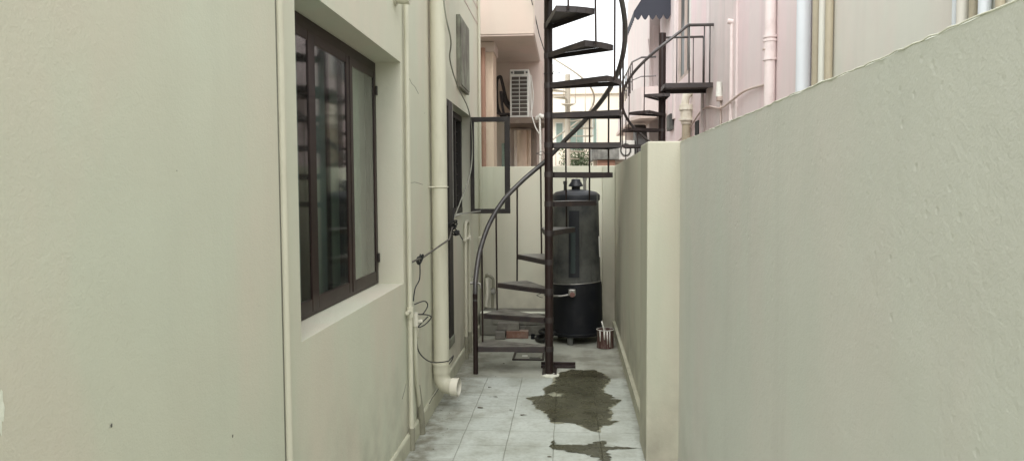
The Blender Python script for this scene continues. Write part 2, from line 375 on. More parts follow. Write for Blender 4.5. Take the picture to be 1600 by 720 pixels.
def jag(pts, n=6, amp=0.017):
    out = []
    for i in range(len(pts)):
        a = Vector(pts[i]); c = Vector(pts[(i + 1) % len(pts)]); L_ = (c - a).length
        out.append(a)
        for k in range(1, n):
            out.append(a.lerp(c, k / n) + Vector((random.uniform(-1, 1) * 1.4, random.uniform(-1, 1) * 0.6)) * amp * min(1, L_ / 0.06))
    return out
def puddle(loops, z, nm='water_puddle', m=None):
    b = bmn(); edges = []
    for lp in loops:
        vs = [b.verts.new((p[0], p[1], z)) for p in lp]
        for i in range(len(vs)): edges.append(b.edges.new((vs[i], vs[(i + 1) % len(vs)])))
    bmesh.ops.triangle_fill(b, use_beauty=True, use_dissolve=False, edges=edges)
    return struct(nm, b, m or m_wet)
P1 = [(-0.101, 5.904), (0.029, 6.106), (0.132, 6.069), (0.214, 6.104), (0.303, 5.96), (0.336, 5.792), (0.324, 5.694), (0.275, 5.537), (0.265, 5.413), (0.299, 5.368), (0.329, 5.337), (0.332, 5.277), (0.298, 5.243), (0.374, 5.238), (0.356, 5.158), (0.32, 5.078), (0.279, 5.013), (0.29, 4.953), (0.29, 4.835), (0.27, 4.74), (0.338, 4.736), (0.308, 4.712), (0.26, 4.655), (0.216, 4.646), (0.202, 4.507), (0.186, 4.519), (0.149, 4.544), (0.101, 4.621), (0.056, 4.672), (-0.012, 4.705), (-0.058, 4.659), (-0.104, 4.7), (-0.115, 4.774), (-0.11, 4.843), (-0.15, 4.888), (-0.17, 4.959), (-0.214, 4.986), (-0.21, 5.04), (-0.238, 5.099), (-0.248, 5.186), (-0.289, 5.238), (-0.233, 5.278), (-0.165, 5.305), (-0.155, 5.367), (-0.16, 5.43), (-0.175, 5.473), (-0.169, 5.523), (-0.11, 5.618), (-0.098, 5.725)]
H1 = [(-0.144, 5.345), (-0.105, 5.400), (-0.027, 5.35), (-0.052, 5.288), (-0.103, 5.270)]
P2 = [(-0.084, 4.344), (-0.076, 4.273), (0.03, 4.268), (0.125, 4.285), (0.189, 4.338), (0.211, 4.358), (0.222, 4.255), (0.3, 4.259), (0.401, 4.241), (0.266, 4.213), (0.229, 4.196), (0.234, 4.111), (0.243, 4.02), (0.194, 4.0), (0.168, 4.079), (0.07, 4.135), (-0.021, 4.181), (-0.083, 4.192)]
def grow(P_, d):
    n = len(P_); out = []
    for i in range(n):
        a, c, e = Vector(P_[i - 1]), Vector(P_[i]), Vector(P_[(i + 1) % n]); t = (e - a); nn = Vector((t.y, -t.x)).normalized()
        out.append(c + nn * d * random.uniform(0.2, 1.3))
    return out
area = sum(P1[i - 1][0] * P1[i][1] - P1[i][0] * P1[i - 1][1] for i in range(len(P1)))
puddle([jag(grow(P1, 0.012 if area > 0 else -0.012), 5, 0.008)], 0.0018, 'damp_patch', m_damp)
puddle([jag(P1), jag(H1)], 0.0035)
puddle([jag(P2)], 0.0035)

# ------------------------------------------------------------------ house on the left
WX = -0.92                                   # face of the left wall
house = thing('house', 'cream green painted house forming the whole left side of the alley', 'house', (WX - 0.13, 3.0, 0))
openings = [(2.47, 4.075, 0.978, 2.211), (5.32, 5.88, 0.28, 2.205), (5.88, 7.04, 1.285, 2.205)]
b = bmn(); TH = 0.28; H0 = 3.62
def wall_strip(b, y0, y1, z0, z1): add_box(b, WX - TH, WX, y0, y1, z0, z1)
wall_strip(b, -3.0, 2.47, 0, H0); wall_strip(b, 2.47, 4.075, 0, 0.978); wall_strip(b, 2.47, 4.075, 2.211, H0)
wall_strip(b, 4.075, 5.32, 0, H0); wall_strip(b, 5.32, 5.88, 0, 0.28); wall_strip(b, 5.32, 7.04, 2.205, H0)
wall_strip(b, 5.88, 7.04, 0, 1.285); wall_strip(b, 7.04, 7.94, 0, H0)
bmesh.ops.remove_doubles(b, verts=b.verts, dist=1e-5)
# drop the internal faces where strips butt
for f in [f for f in b.faces if False]: pass
obj('wall', b, m_house, house)
b = bmn(); add_box(b, WX - 5.5, WX - TH - 0.002, -3.0, 7.94, 0, H0 - 0.1)   # the mass of the house is a hollow shell: floor/roof slabs and far walls
b.free()
b = bmn(); add_box(b, WX - 5.5, WX - 0.02, -3.0, 7.94, H0, H0 + 0.15); add_box(b, WX - 5.5, WX - 5.25, -3.0, 7.94, 0, H0)
add_box(b, WX - 5.25, WX - TH, -3.0, -2.75, 0, H0); add_box(b, WX - 5.25, WX - TH, 7.66, 7.94, 0, H0); obj('outer_shell', b, m_house, house)
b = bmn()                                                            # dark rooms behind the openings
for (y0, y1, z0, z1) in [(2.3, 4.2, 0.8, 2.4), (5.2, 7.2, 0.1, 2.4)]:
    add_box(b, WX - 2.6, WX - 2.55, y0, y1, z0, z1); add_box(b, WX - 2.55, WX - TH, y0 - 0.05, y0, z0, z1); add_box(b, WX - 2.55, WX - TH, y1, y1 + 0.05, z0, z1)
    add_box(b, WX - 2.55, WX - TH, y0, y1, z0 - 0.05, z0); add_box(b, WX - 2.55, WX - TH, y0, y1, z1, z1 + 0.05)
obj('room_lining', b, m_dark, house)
# two shallow ruled grooves high on the far end are modelled as thin recessed-looking cords of plaster shadow gaps
b = bmn()
for z in (3.21, 3.37): add_box(b, WX, WX + 0.004, 6.6, 7.66, z - 0.006, z + 0.006)
obj('groove_band', b, m_soffit, house)
b = bmn(); add_prism(b, [(WX, 0), (WX + 0.016, 0), (WX + 0.016, 0.092), (WX + 0.010, 0.102), (WX, 0.102)], 'y', -3.0, 7.88)
obj('skirting', b, m_skirt, house)
# chips, nail holes and hairline cracks
for (y, z, s) in [(1.40, 1.03, 0.0035), (1.68, 1.55, 0.0022), (1.93, 0.83, 0.004), (4.75, 2.0, 0.005), (5.0, 0.92, 0.006)]:
    b = bmn(); vs = [b.verts.new((WX + 0.0015, y + s * random.uniform(.5, 1.2) * math.cos(a), z + s * 1.4 * random.uniform(.5, 1.2) * math.sin(a))) for a in [i * 2 * math.pi / 7 for i in range(7)]]
    b.faces.new(vs); obj('chip', b, m_cement, house)
b = bmn(); vs = []
for i in range(16):
    a = i * 2 * math.pi / 16; q = random.uniform(0.55, 1.15)
    vs.append(b.verts.new((WX + 0.0010, 1.114 + 0.009 * q * math.cos(a), 1.15 + 0.040 * q * math.sin(a))))
b.faces.new(vs); obj('chip', b, m_chipline, house)
def crack(b, pts, w_=0.0016):
    b = bmn(); add_tube(b, pts, w_, 4); obj('crack', b, m_cement, house)
crack(b, [(WX, 4.20, 2.165), (WX, 4.3, 2.155), (WX, 4.36, 2.135), (WX, 4.45, 2.13), (WX, 4.56, 2.10)])
crack(b, [(WX, 4.28, 1.545), (WX, 4.42, 1.551), (WX, 4.55, 1.545), (WX, 4.66, 1.538)], 0.0012)
crack(b, [(WX, 1.99, 2.06), (WX, 2.03, 2.075), (WX, 2.10, 2.07)], 0.0010)
crack(b, [(WX, 4.0, 0.34), (WX, 4.06, 0.37), (WX, 4.1, 0.40)], 0.002)
crack(b, [(WX + .016, 4.72, 0.104), (WX + .012, 4.85, 0.105), (WX + .014, 5.0, 0.104), (WX + .012, 5.15, 0.106)], 0.0035)

# window with three wooden lights
win = bpy.data.objects.new('window', None); col.objects.link(win); win.parent = house; win.location = Vector((WX - 0.14, 3.27, 0.978)) - org(house)
WF = -1.06
def part(name, bm, m, parent): return obj(name, bm, m, parent)
b = bmn(); y0, y1, z0, z1 = 2.472, 4.073, 0.981, 2.209
add_box(b, WF - 0.06, WF - 0.002, y0, y1, z1 - 0.055, z1, bevel=0.004); add_box(b, WF - 0.06, WF - 0.002, y0, y1, z0, z0 + 0.024, bevel=0.004)
for yy in (y0, 3.003, 3.54, y1 - 0.05): add_box(b, WF - 0.058, WF - 0.004, yy, yy + 0.05, z0 + 0.02, z1 - 0.05, bevel=0.003)
part('frame', b, m_wood, win)
for k, (a, c) in enumerate([(2.53, 3.00), (3.055, 3.535), (3.595, 4.03)]):
    b = bmn(); x0, x1 = (WF - 0.022, WF + 0.002) if k != 1 else (WF - 0.026, WF - 0.001)
    za, zb = z0 + 0.016, z1 - 0.05; s = 0.050
    add_box(b, x0, x1, a - 0.03, a - 0.03 + s, za, zb, bevel=0.005); add_box(b, x0, x1, c + 0.03 - s, c + 0.03, za, zb, bevel=0.005)
    add_box(b, x0, x1 - 0.001, a + 0.015, c - 0.015, za, za + 0.056, bevel=0.005); add_box(b, x0, x1 - 0.001, a + 0.015, c - 0.015, zb - 0.042, zb, bevel=0.005)
    part('sash', b, m_wood, win)
    b = bmn(); add_box(b, x1 - 0.009, x1 - 0.005, a + 0.010, c - 0.010, za + 0.045, zb - 0.035); part('pane', b, m_glass, win)
for zh in (2.03, 1.10):
    b = bmn(); add_box(b, WF + 0.001, WF + 0.010, 4.045, 4.068, zh, zh + 0.050, bevel=0.002); part('hinge', b, m_wood2, win)
# curtains behind the glass
def curtain(ya, yb, x, m):
    b = bmn(); n = 60; A = []; B = []
    for i in range(n + 1):
        y = ya + (yb - ya) * i / n; xx = x + 0.012 * math.sin(i * 0.9) + 0.006 * math.sin(i * 2.3)
        A.append(b.verts.new((xx, y, 1.0))); B.append(b.verts.new((xx, y, 2.2)))
    for i in range(n):
        f = b.faces.new((A[i], A[i + 1], B[i + 1], B[i])); f.smooth = True
    return part('curtain', b, m, win)
curtain(3.56, 4.02, WF - 0.10, m_curtain); curtain(2.5, 3.55, WF - 0.13, m_curtain2)

# tall dark door next to the drain pipe
door = bpy.data.objects.new('door', None); col.objects.link(door); door.parent = house; door.location = Vector((WX - 0.05, 5.6, 0.28)) - org(house)
b = bmn(); add_box(b, WX - 0.10, WX - 0.012, 5.32, 5.69, 0.285, 2.15, bevel=0.003); part('leaf', b, m_wood2, door)
b = bmn(); add_box(b, WX - 0.10, WX + 0.006, 5.69, 5.872, 0.34, 2.203, bevel=0.004); add_box(b, WX - 0.10, WX + 0.004, 5.32, 5.688, 2.152, 2.203, bevel=0.003)
part('frame', b, m_wood2, door)
b = bmn(); add_box(b, WX - 0.10, WX + 0.010, 5.62, 5.885, 0.265, 0.337, bevel=0.006); part('threshold', b, m_board, door)
b = bmn(); add_box(b, WX - 0.004, WX + 0.010, 5.874, 5.884, 1.29, 2.19, bevel=0.001); part('edge_strip', b, m_steel, door)

# far window with its outer sash swung open
w2 = bpy.data.objects.new('window', None); col.objects.link(w2); w2.parent = house; w2.location = Vector((WX - 0.1, 6.45, 1.285)) - org(house)
b = bmn(); x0, x1 = WX - 0.14, WX - 0.082
add_box(b, x0, x1, 5.885, 7.035, 2.15, 2.203, bevel=0.003); add_box(b, x0, x1, 5.885, 7.035, 1.288, 1.34, bevel=0.003)
for yy in (5.886, 6.25, 6.62, 6.985): add_box(b, x0, x1 - .002, yy, yy + 0.045, 1.34, 2.15, bevel=0.003)
for zz in [1.45 + .1 * i for i in range(7)]: add_tube(b, [((x0 + x1) / 2 - .01, 5.9, zz), ((x0 + x1) / 2 - .01, 7.0, zz)], 0.005, 6)
part('frame', b, m_wood2, w2)
b = bmn()                                                       # open sash, hinged on the far jamb
sx0, sx1, sy = WX + 0.004, -0.538, 6.985; za, zb = 1.278, 2.192; s = 0.052
add_box(b, sx0, sx1, sy, sy + 0.032, zb - 0.045, zb, bevel=0.004); add_box(b, sx0, sx1, sy, sy + 0.032, za, za + 0.045, bevel=0.004)
add_box(b, sx0, sx0 + 0.035, sy + .001, sy + 0.031, za + .04, zb - .04, bevel=0.002); add_box(b, sx1 - s, sx1 - .001, sy + .001, sy + 0.031, za + .04, zb - .04, bevel=0.004)
part('open_sash', b, m_wood2, w2)
b = bmn(); add_box(b, sx0 + 0.03, sx1 - 0.045, sy + 0.014, sy + 0.018, za + 0.04, zb - 0.04); part('pane', b, m_glass_clear, w2)
b = bmn(); add_tube(b, [(WX + 0.0, 5.9, 1.282), (WX + .02, 6.3, 1.30), (WX + .10, 6.95, 1.302)], 0.006, 8); part('stay_rod', b, m_steel, w2)

# board closing a vent, and stub pipe above the near window
v = thing('vent_board', 'weathered grey brown board shutter fixed high on the cream wall beyond the drain pipe', 'vent shutter', (WX, 6.4, 2.4))
b = bmn(); add_box(b, WX + 0.001, WX + 0.034, 6.17, 6.72, 2.365, 2.965, bevel=0.004); obj('panel', b, m_board, v)
b = bmn()
for i in range(3): add_box(b, WX + 0.035, WX + 0.042, 6.19 + i * 0.17, 6.35 + i * 0.17, 2.385, 2.945, bevel=0.002)
obj('plank', b, m_board, v)
s_ = thing('outlet_spout', 'short cream drain spout stub sticking out of wall above window corner', 'drain spout', (WX, 3.95, 2.52))
b = bmn(); add_tube(b, [(WX - 0.02, 3.95, 2.535), (WX + 0.085, 3.95, 2.525)], 0.032, 20); obj('pipe', b, m_pipe, s_)
b = bmn(); add_tube(b, [(WX + 0.001, 3.95, 2.534), (WX + 0.014, 3.95, 2.533)], 0.044, 20); obj('flange', b, m_pipe, s_)

# ------------------------------------------------------------------ pipes on the left wall
b = bmn(); add_tube(b, [(WX + 0.006, 2.322, 0.0), (WX + 0.006, 2.322, 3.9)], 0.0125, 16)
single('conduit_pipe', b, m_pipe, 'slim painted conduit running full height just left of the near window', 'conduit')
b = bmn(); add_box(b, WX + 0.0002, WX + 0.0012, 2.300, 2.3075, 0.0, 3.75)  # thin dark strip painting the shadow beside the conduit
obj('conduit_shadow_strip', b, m_cement, house)

tp = thing('water_pipe', 'thin cream water pipe with a collar, right beside the near window reveal', 'water pipe', (WX + 0.03, 4.13, 0), 'thin painted water pipes on the left wall')
b = bmn(); add_tube(b, [(WX + 0.022, 4.135, 0.0), (WX + 0.022, 4.135, 3.9)], 0.0135, 14); obj('tube', b, m_pipe, tp)
b = bmn(); add_tube(b, [(WX + 0.022, 4.135, 0.775), (WX + 0.022, 4.135, 0.835)], 0.021, 14); add_tube(b, [(WX + 0.018, 4.075, 0.81), (WX + 0.022, 4.135, 0.81)], 0.012, 10); obj('collar', b, m_pipe, tp)
b = bmn(); add_tube(b, [(WX + 0.022, 4.135, 0.0), (WX + 0.024, 4.135, 0.13)], 0.018, 14); obj('rusted_foot', b, m_pipe_old, tp)
tp = thing('water_pipe', 'short cream water pipe that stops at a fitting wrapped in black wire', 'water pipe', (WX + 0.03, 4.28, 0), 'thin painted water pipes on the left wall')
b = bmn(); add_tube(b, [(WX + 0.022, 4.27, 0.74), (WX + 0.022, 4.27, 0.50), (WX + 0.018, 4.34, 0.30), (WX + 0.020, 4.42, 0.10), (WX + 0.022, 4.44, 0.0)], 0.0125, 12, smooth=4); obj('tube', b, m_pipe, tp)
b = bmn(); add_tube(b, [(WX + 0.022, 4.27, 0.70), (WX + 0.022, 4.27, 0.78)], 0.020, 14); add_tube(b, [(WX + 0.022, 4.27, 0.725), (WX + 0.05, 4.31, 0.722)], 0.013, 12); obj('fitting', b, m_pipe_white, tp)
b = bmn(); add_tube(b, [(WX + 0.024, 4.42, 0.005), (WX + 0.024, 4.40, 0.14), (WX + 0.020, 4.36, 0.32)], [0.024, 0.020, 0.010], 12); obj('rusted_foot', b, m_pipe_old, tp)
# tall twin rising pipe continuing above
b = bmn(); add_tube(b, [(WX + 0.012, 4.19, 0.78), (WX + 0.012, 4.19, 3.9)], 0.009, 10)
single('conduit_pipe', b, m_pipe, 'very thin painted conduit right behind the cream water pipe with collar', 'conduit')
b = bmn(); add_box(b, WX + 0.001, WX + 0.014, 4.415, 4.445, 0.60, 0.70, bevel=0.003)
single('wall_clip', b, m_pipe_white, 'small pale plastic clip on the wall between thin pipes and drain pipe', 'wall clip')

# big drain pipe
PX, PY, PR = WX + 0.062, 4.93, 0.053
dp = thing('drain_pipe', 'thick cream soil pipe down the left wall ending in an open elbow', 'drain pipe', (PX, PY, 0))
b = bmn(); add_tube(b, [(PX, PY, 0.265), (PX, PY, 3.9)], PR, 28); obj('tube', b, m_pipe, dp)
b = bmn(); add_tube(b, [(PX, PY, 0.255), (PX, PY, 0.325)], PR + 0.006, 28); add_tube(b, [(PX, PY, 0.312), (PX, PY, 0.327)], PR + 0.010, 28); obj('socket', b, m_pipe, dp)
b = bmn(); pts = [(PX, PY, 0.262)] + [(PX + 0.062 - 0.062 * math.cos(a), PY - 0.02 * (1 - math.cos(a)), 0.235 - 0.068 * math.sin(a)) for a in [R(t) for t in range(0, 91, 15)]]
pts.append((PX + 0.095, PY - 0.028, 0.165)); add_tube(b, pts, PR + 0.002, 28, caps=False)
obj('elbow', b, m_pipe, dp)
b = bmn()
for r_, a0, a1 in ((PR + 0.007, 0.074, 0.124),):
    n0 = Vector((PX + a0, PY - 0.024, 0.166)); n1 = Vector((PX + a1, PY - 0.031, 0.165))
    add_tube(b, [n0, n1], r_, 28, caps=False); add_tube(b, [n1, n0], r_ - 0.006, 28, caps=False)
    # rim ring
    add_tube(b, [n1 - (n1 - n0).normalized() * 0.010, n1 - (n1 - n0).normalized() * 0.002], r_ + 0.003, 28, caps=False)
obj('mouth', b, m_pipe_white, dp)
b = bmn(); add_tube(b, [Vector((PX + 0.088, PY - 0.027, 0.165)), Vector((PX + 0.090, PY - 0.027, 0.165))], PR - 0.001, 28); obj('inner_shadow_disc', b, m_dark, dp).name = 'mouth_shade_disc'  # near-black disc painting the shade inside the open pipe
for z in (1.523, 3.1):
    b = bmn(); ring = [(PX + (PR + 0.002) * math.cos(t), PY + (PR + 0.002) * math.sin(t), z) for t in [R(a) for a in range(-115, 116, 10)]]
    add_tube(b, [(WX + 0.002, PY - 0.07, z)] + ring + [(WX + 0.002, PY + 0.07, z)], 0.005, 8); obj('strap', b, m_pipe, dp)

# far water pipes with tap
fp = thing('tap_pipe', 'pair of thin cream pipes with a tap below the open window sash', 'water pipe', (WX + 0.02, 6.6, 0))
b = bmn(); xx = WX + 0.025
add_tube(b, [(xx, 6.45, 0.0), (xx, 6.45, 1.16), (xx, 6.47, 1.205), (xx, 6.56, 1.225), (xx, 6.66, 1.205), (xx, 6.68, 1.16), (xx, 6.68, 0.0)], 0.013, 12); obj('tube', b, m_pipe, fp)
b = bmn(); add_tube(b, [(xx, 6.68, 1.04), (xx, 6.68, 1.09)], 0.021, 12); add_tube(b, [(xx, 6.40, 1.065), (xx, 6.74, 1.065)], 0.012, 10); obj('union', b, m_pipe_white, fp)
b = bmn(); add_tube(b, [(xx, 6.68, 0.65), (xx + 0.07, 6.70, 0.65)], 0.012, 12); add_tube(b, [(xx + 0.05, 6.70, 0.62), (xx + 0.05, 6.70, 0.70)], 0.014, 12)
add_box(b, xx + 0.02, xx + 0.08, 6.69, 6.71, 0.70, 0.708); add_tube(b, [(xx + 0.07, 6.70, 0.65), (xx + 0.10, 6.69, 0.64), (xx + 0.105, 6.69, 0.60)], 0.010, 10); obj('tap', b, m_steel, fp)
for yq in (6.45, 6.68):
    b = bmn(); add_tube(b, [(xx, yq, 0.0), (xx, yq, 0.20)], 0.018, 12); obj('rusted_foot', b, m_pipe_old, fp)
b = bmn(); add_tube(b, [(WX + 0.02, 7.62, 3.9), (WX + 0.02, 7.62, 1.03)], 0.013, 12)
rp = thing('corner_pipe', 'thin pale pipe down the far corner of the cream house into a small box', 'water pipe', (WX + 0.02, 7.62, 1.0)); obj('tube', b, m_pipe, rp)
b = bmn(); add_box(b, WX + 0.001, WX + 0.045, 7.56, 7.68, 0.82, 1.02, bevel=0.008); obj('box', b, m_pipe_white, rp)
b = bmn(); add_tube(b, [(WX + 0.02, 7.62, 0.82), (WX + 0.02, 7.62, 0.0)], 0.011, 10); obj('lower_tube', b, m_pipe_old, rp)

# ------------------------------------------------------------------ boundary walls
WTOP = 1.752
def rough_top_wall(b, x0, x1, y0, y1, ztop, nseg):
    """a wall box whose top edge wobbles a few millimetres"""
    A = []
    for i in range(nseg + 1):
        y = y0 + (y1 - y0) * i / nseg
        z = ztop + 0.001 * math.sin(y * 7.1) + random.uniform(-0.0014, 0.0014)
        A.append((y, z))
    rows = []
    for (y, z) in A:
        rows.append([b.verts.new((x0, y, 0)), b.verts.new((x0, y, z - 0.004)), b.verts.new((x0 + 0.006, y, z)), b.verts.new((x1, y, z)), b.verts.new((x1, y, 0))])
    for r0, r1 in zip(rows[:-1], rows[1:]):
        for k in range(4): b.faces.new((r0[k], r0[k + 1], r1[k + 1], r1[k]))
        b.faces.new((r0[4], r0[0], r1[0], r1[4]))
    b.faces.new(rows[0]); b.faces.new(list(reversed(rows[-1])))
    return A
bw = thing('boundary_wall', 'long pale green plastered wall along the right side of the alley', 'boundary wall', (0.65, 3.5, 0))
b = bmn(); top = rough_top_wall(b, 0.604, 0.745, -3.0, 4.36, WTOP, 240); obj('near_panel', b, m_bwall, bw)
b = bmn()
# far panel leans in slightly: x from .478 at y 4.36 to .512 at 7.9
for (xa, ya), (xb, yb) in [((0.480, 4.36), (0.512, 7.90))]:
    V = []
    n = 60
    for i in range(n + 1):
        t = i / n; x = xa + (xb - xa) * t; y = ya + (yb - ya) * t; z = WTOP + random.uniform(-0.002, 0.002)
        V.append([b.verts.new((x, y, 0)), b.verts.new((x, y, z)), b.verts.new((0.745, y, z)), b.verts.new((0.745, y, 0))])
    for r0, r1 in zip(V[:-1], V[1:]):
        for k in range(4): b.faces.new((r0[k], r0[(k + 1) % 4], r1[(k + 1) % 4], r1[k]))
    b.faces.new(V[0]); b.faces.new(list(reversed(V[-1])))
obj('far_panel', b, m_bwall2, bw)
b = bmn(); add_box(b, 0.430, 0.74, 4.0, 4.358, 0, WTOP + 0.004, bevel=0.008); obj('pilaster', b, m_pil, bw)
b = bmn(); V = [(0.480 - 0.028, 4.36), (0.512 - 0.028, 7.88), (0.512, 7.88), (0.480, 4.36)]; add_prism(b, V, 'z', 0, 0.10); obj('skirting', b, m_skirt, bw)
# pale chipped lip along the near top edge
b = bmn(); pts = []; rad = []
for (y, z) in top:
    if y < 0.2: continue
    pts.append((0.6045 + random.uniform(-0.0015, 0.001), y, z - 0.0015 + random.uniform(-0.001, 0.001)))
    rad.append(0.0014 + 0.0006 * max(0, math.sin(y * 9 + math.sin(y * 3) * 3)) + random.uniform(0, 0.0006))
add_tube(b, pts, rad, 7); obj('chipped_lip', b, m_chipline, bw)
kw = thing('back_wall', 'low pale green wall closing the far end of the alley', 'boundary wall', (-0.2, 7.97, 0))
b = bmn(); add_box(b, WX - 0.3, 0.745, 7.903, 8.04, 0, WTOP, bevel=0.004); obj('panel', b, m_bwall2, kw)
b = bmn(); add_box(b, 0.377, 0.508, 7.862, 7.901, 0, WTOP - 0.003, bevel=0.004); obj('corner_pier', b, m_pil, kw)
# raw masonry ledge
lg = thing('cement_ledge', 'low raw grey masonry ledge along the foot of the back wall', 'ledge', (-0.5, 7.7, 0))
b = bmn(); add_box(b, -0.90, -0.17, 7.52, 7.899, 0, 0.225, bevel=0.01)
for i in range(3):
    for r_ in range(2):
        x0 = -0.895 + i * 0.245 + (0.12 if r_ else 0); 
        if x0 + 0.23 > -0.17: continue
        add_box(b, x0, x0 + 0.232, 7.508, 7.53, 0.008 + r_ * 0.108, 0.105 + r_ * 0.108, bevel=0.006)
obj('masonry', b, m_cement, lg)
b = bmn(); add_box(b, -0.90, -0.17, 7.515, 7.60, 0.226, 0.240, bevel=0.004); obj('mortar_edge', b, m_chipline, lg)
def brick(x, y, z, rz, m, label):
    b = bmn(); add_box(b, -0.112, 0.112, -0.05, 0.05, 0, 0.074, bevel=0.005)
    o = obj('brick', b, m); o.location = (x, y, z); o.rotation_euler = (0, 0, rz); tag(o, label, 'brick', 'loose bricks by the cement ledge'); return o
brick(-0.505, 7.41, 0.002, R(2), m_brick, 'loose red brick lying on the floor in front of the cement ledge')
brick(-0.675, 7.42, 0.002, R(91), m_brick2, 'grey brick standing end-on under the grey brick at the ledge')
brick(-0.595, 7.435, 0.078, R(-2), m_brick2, 'grey brick resting on top of the red brick and another')
b = bmn(); add_lathe(b, [(0.020, 0), (0.022, 0.004), (0.022, 0.016), (0.019, 0.018), (0.019, 0.026), (0.022, 0.028), (0.022, 0.048), (0.012, 0.052)], -0.345, 7.36, 18)
single('pipe_cap', b, m_black, 'little ribbed black cap on the floor right of the red brick', 'pipe cap')
hz = thing('gate_valve', 'pale pipe stub with a valve rising from the ledge in the back left corner', 'water pipe', (-0.86, 7.83, 0.2))
b = bmn(); add_tube(b, [(-0.80, 7.83, 0.24), (-0.79, 7.83, 0.50), (-0.80, 7.83, 0.56), (-0.84, 7.83, 0.585), (-0.87, 7.84, 0.57), (-0.87, 7.86, 0.30)], 0.015, 12, smooth=4); obj('tube', b, m_pipe_old, hz)
b = bmn(); add_tube(b, [(-0.79, 7.83, 0.39), (-0.79, 7.83, 0.45)], 0.026, 12); add_box(b, -0.815, -0.765, 7.79, 7.80, 0.405, 0.435, bevel=.003); obj('valve', b, m_steel, hz)
b = bmn(); add_tube(b, [(-0.87, 7.83, 0.25), (-0.855, 7.81, 0.40), (-0.86, 7.83, 0.56)], 0.02, 12); obj('riser', b, m_pipe_white, hz)

# ------------------------------------------------------------------ spiral stair builder
def spiral_stair(name, label, cx, cy, rad, steps, theta, zt, rail, pole_r, pole_top, newel=None, bal=None, rail_r=0.0205, step_deg=21.6, span=30, group=None):
    t = thing(name, label, 'spiral staircase', (cx, cy, 0), group)
    b = bmn(); add_cyl(b, cx, cy, 0.0, pole_top, pole_r, 26); obj('centre_pole', b, m_iron, t)
    ro = rad - 0.012
    for i in steps:
        th = theta(i); z = zt(i); b = bmn()
        a0, a1 = R(th), R(th - span)
        sg = 1 if span > 0 else -1
        inn = [(cx + (pole_r + 0.012) * math.cos(a0 + sg * 0.55), cy + (pole_r + 0.012) * math.sin(a0 + sg * 0.55)),
               (cx + (pole_r + 0.012) * math.cos(a1 - sg * 0.55), cy + (pole_r + 0.012) * math.sin(a1 - sg * 0.55))]
        out = [(cx + ro * math.cos(a1 + (a0 - a1) * k / 4), cy + ro * math.sin(a1 + (a0 - a1) * k / 4)) for k in range(5)]
        poly = [inn[0], inn[1]] + out
        add_prism(b, poly, 'z', z - 0.005, z)
        for k in range(len(poly)):
            p, q = Vector((*poly[k], 0)), Vector((*poly[(k + 1) % len(poly)], 0))
            d = q - p; L_ = d.length
            if L_ < 1e-4: continue
            ang = math.atan2(d.y, d.x)
            mt = Matrix.Translation((p.x, p.y, z - 0.0065)) @ Matrix.Rotation(ang, 4, 'Z')
            add_box(b, 0.001, L_ - 0.001, -0.0005, 0.0045, -0.036, 0, mtx=mt)
        # sleeve around the pole
        add_tube(b, [(cx, cy, z - 0.04), (cx, cy, z + 0.002)], pole_r + 0.0022, 20)
        obj('tread', b, m_tread, t)
        if bal and i in bal:
            bx, by = cx + (rad + 0.0) * math.cos(a0), cy + (rad + 0.0) * math.sin(a0)
            b = bmn(); tilt = random.uniform(-0.004, 0.004)
            add_tube(b, [(bx + tilt, by, zt(i - 1) - 0.03), (bx, by, z), (bx - tilt, by, rail(th) - 0.005)], 0.0075, 8); obj('baluster', b, m_iron, t)
    return t

RT = [(184, 0.60), (180, 0.71), (175, 0.80), (167, 0.955), (157, 1.10), (150, 1.20), (139, 1.335), (131, 1.425), (112, 1.60), (95, 1.745), (76, 1.95), (55.5, 2.14), (34, 2.335), (19, 2.475), (7, 2.60)]
def rail1(th):
    if th <= 7: return 2.60 + (7 - th) * 0.0113
    for (a, za), (c, zc) in zip(RT[:-1], RT[1:]):
        if a >= th >= c: return za + (zc - za) * (a - th) / (a - c)
    return 0.60
CX, CY, RAD = -0.145, 5.92, 0.59
th1 = lambda i: 98 - 21.6 * (i - 5); z1_ = lambda i: 0.2345 * i
st = spiral_stair('spiral_staircase', 'dark maroon iron spiral staircase standing in the middle of the alley', CX, CY, RAD, range(1, 17), th1, z1_, rail1, 0.034, 4.75, bal=set(range(2, 16)))
b = bmn(); pts = [(CX + (RAD + 0.012) * math.cos(R(th)), CY + (RAD + 0.012) * math.sin(R(th)), rail1(th)) for th in ([180.2] + [178 - 3 * k for k in range(0, 104)])]
pts = [(pts[0][0], pts[0][1], 0.60)] + pts[1:]
add_tube(b, pts, 0.0205, 14); obj('handrail', b, m_rail, st)
b = bmn(); add_tube(b, [(CX - RAD - 0.012, CY + 0.0, 0.0), (CX - RAD - 0.012, CY + 0.0, 0.66)], 0.0205, 16); obj('newel_post', b, m_iron, st)
b = bmn(); add_box(b, CX - 0.075, CX + 0.215, 6.14, 6.19, 0.004, 0.022, bevel=0.002); add_box(b, CX - 0.075, CX + 0.215, 6.182, 6.19, 0.02, 0.045, bevel=0.002); add_box(b, CX - 0.06, CX + 0.06, 5.88, 6.14, 0.004, 0.014, bevel=0.002); obj('base_plate', b, m_iron, st)
b = bmn(); add_lathe(b, [(0.075, 0.0), (0.070, 0.008), (0.050, 0.012), (0.036, 0.014)], CX + 0.01, CY - 0.02, 18)
for v_ in b.verts:
    v_.co.x += random.uniform(-.008, .008); v_.co.y += random.uniform(-.008, .008)
obj('mortar_collar', b, m_chipline, st)
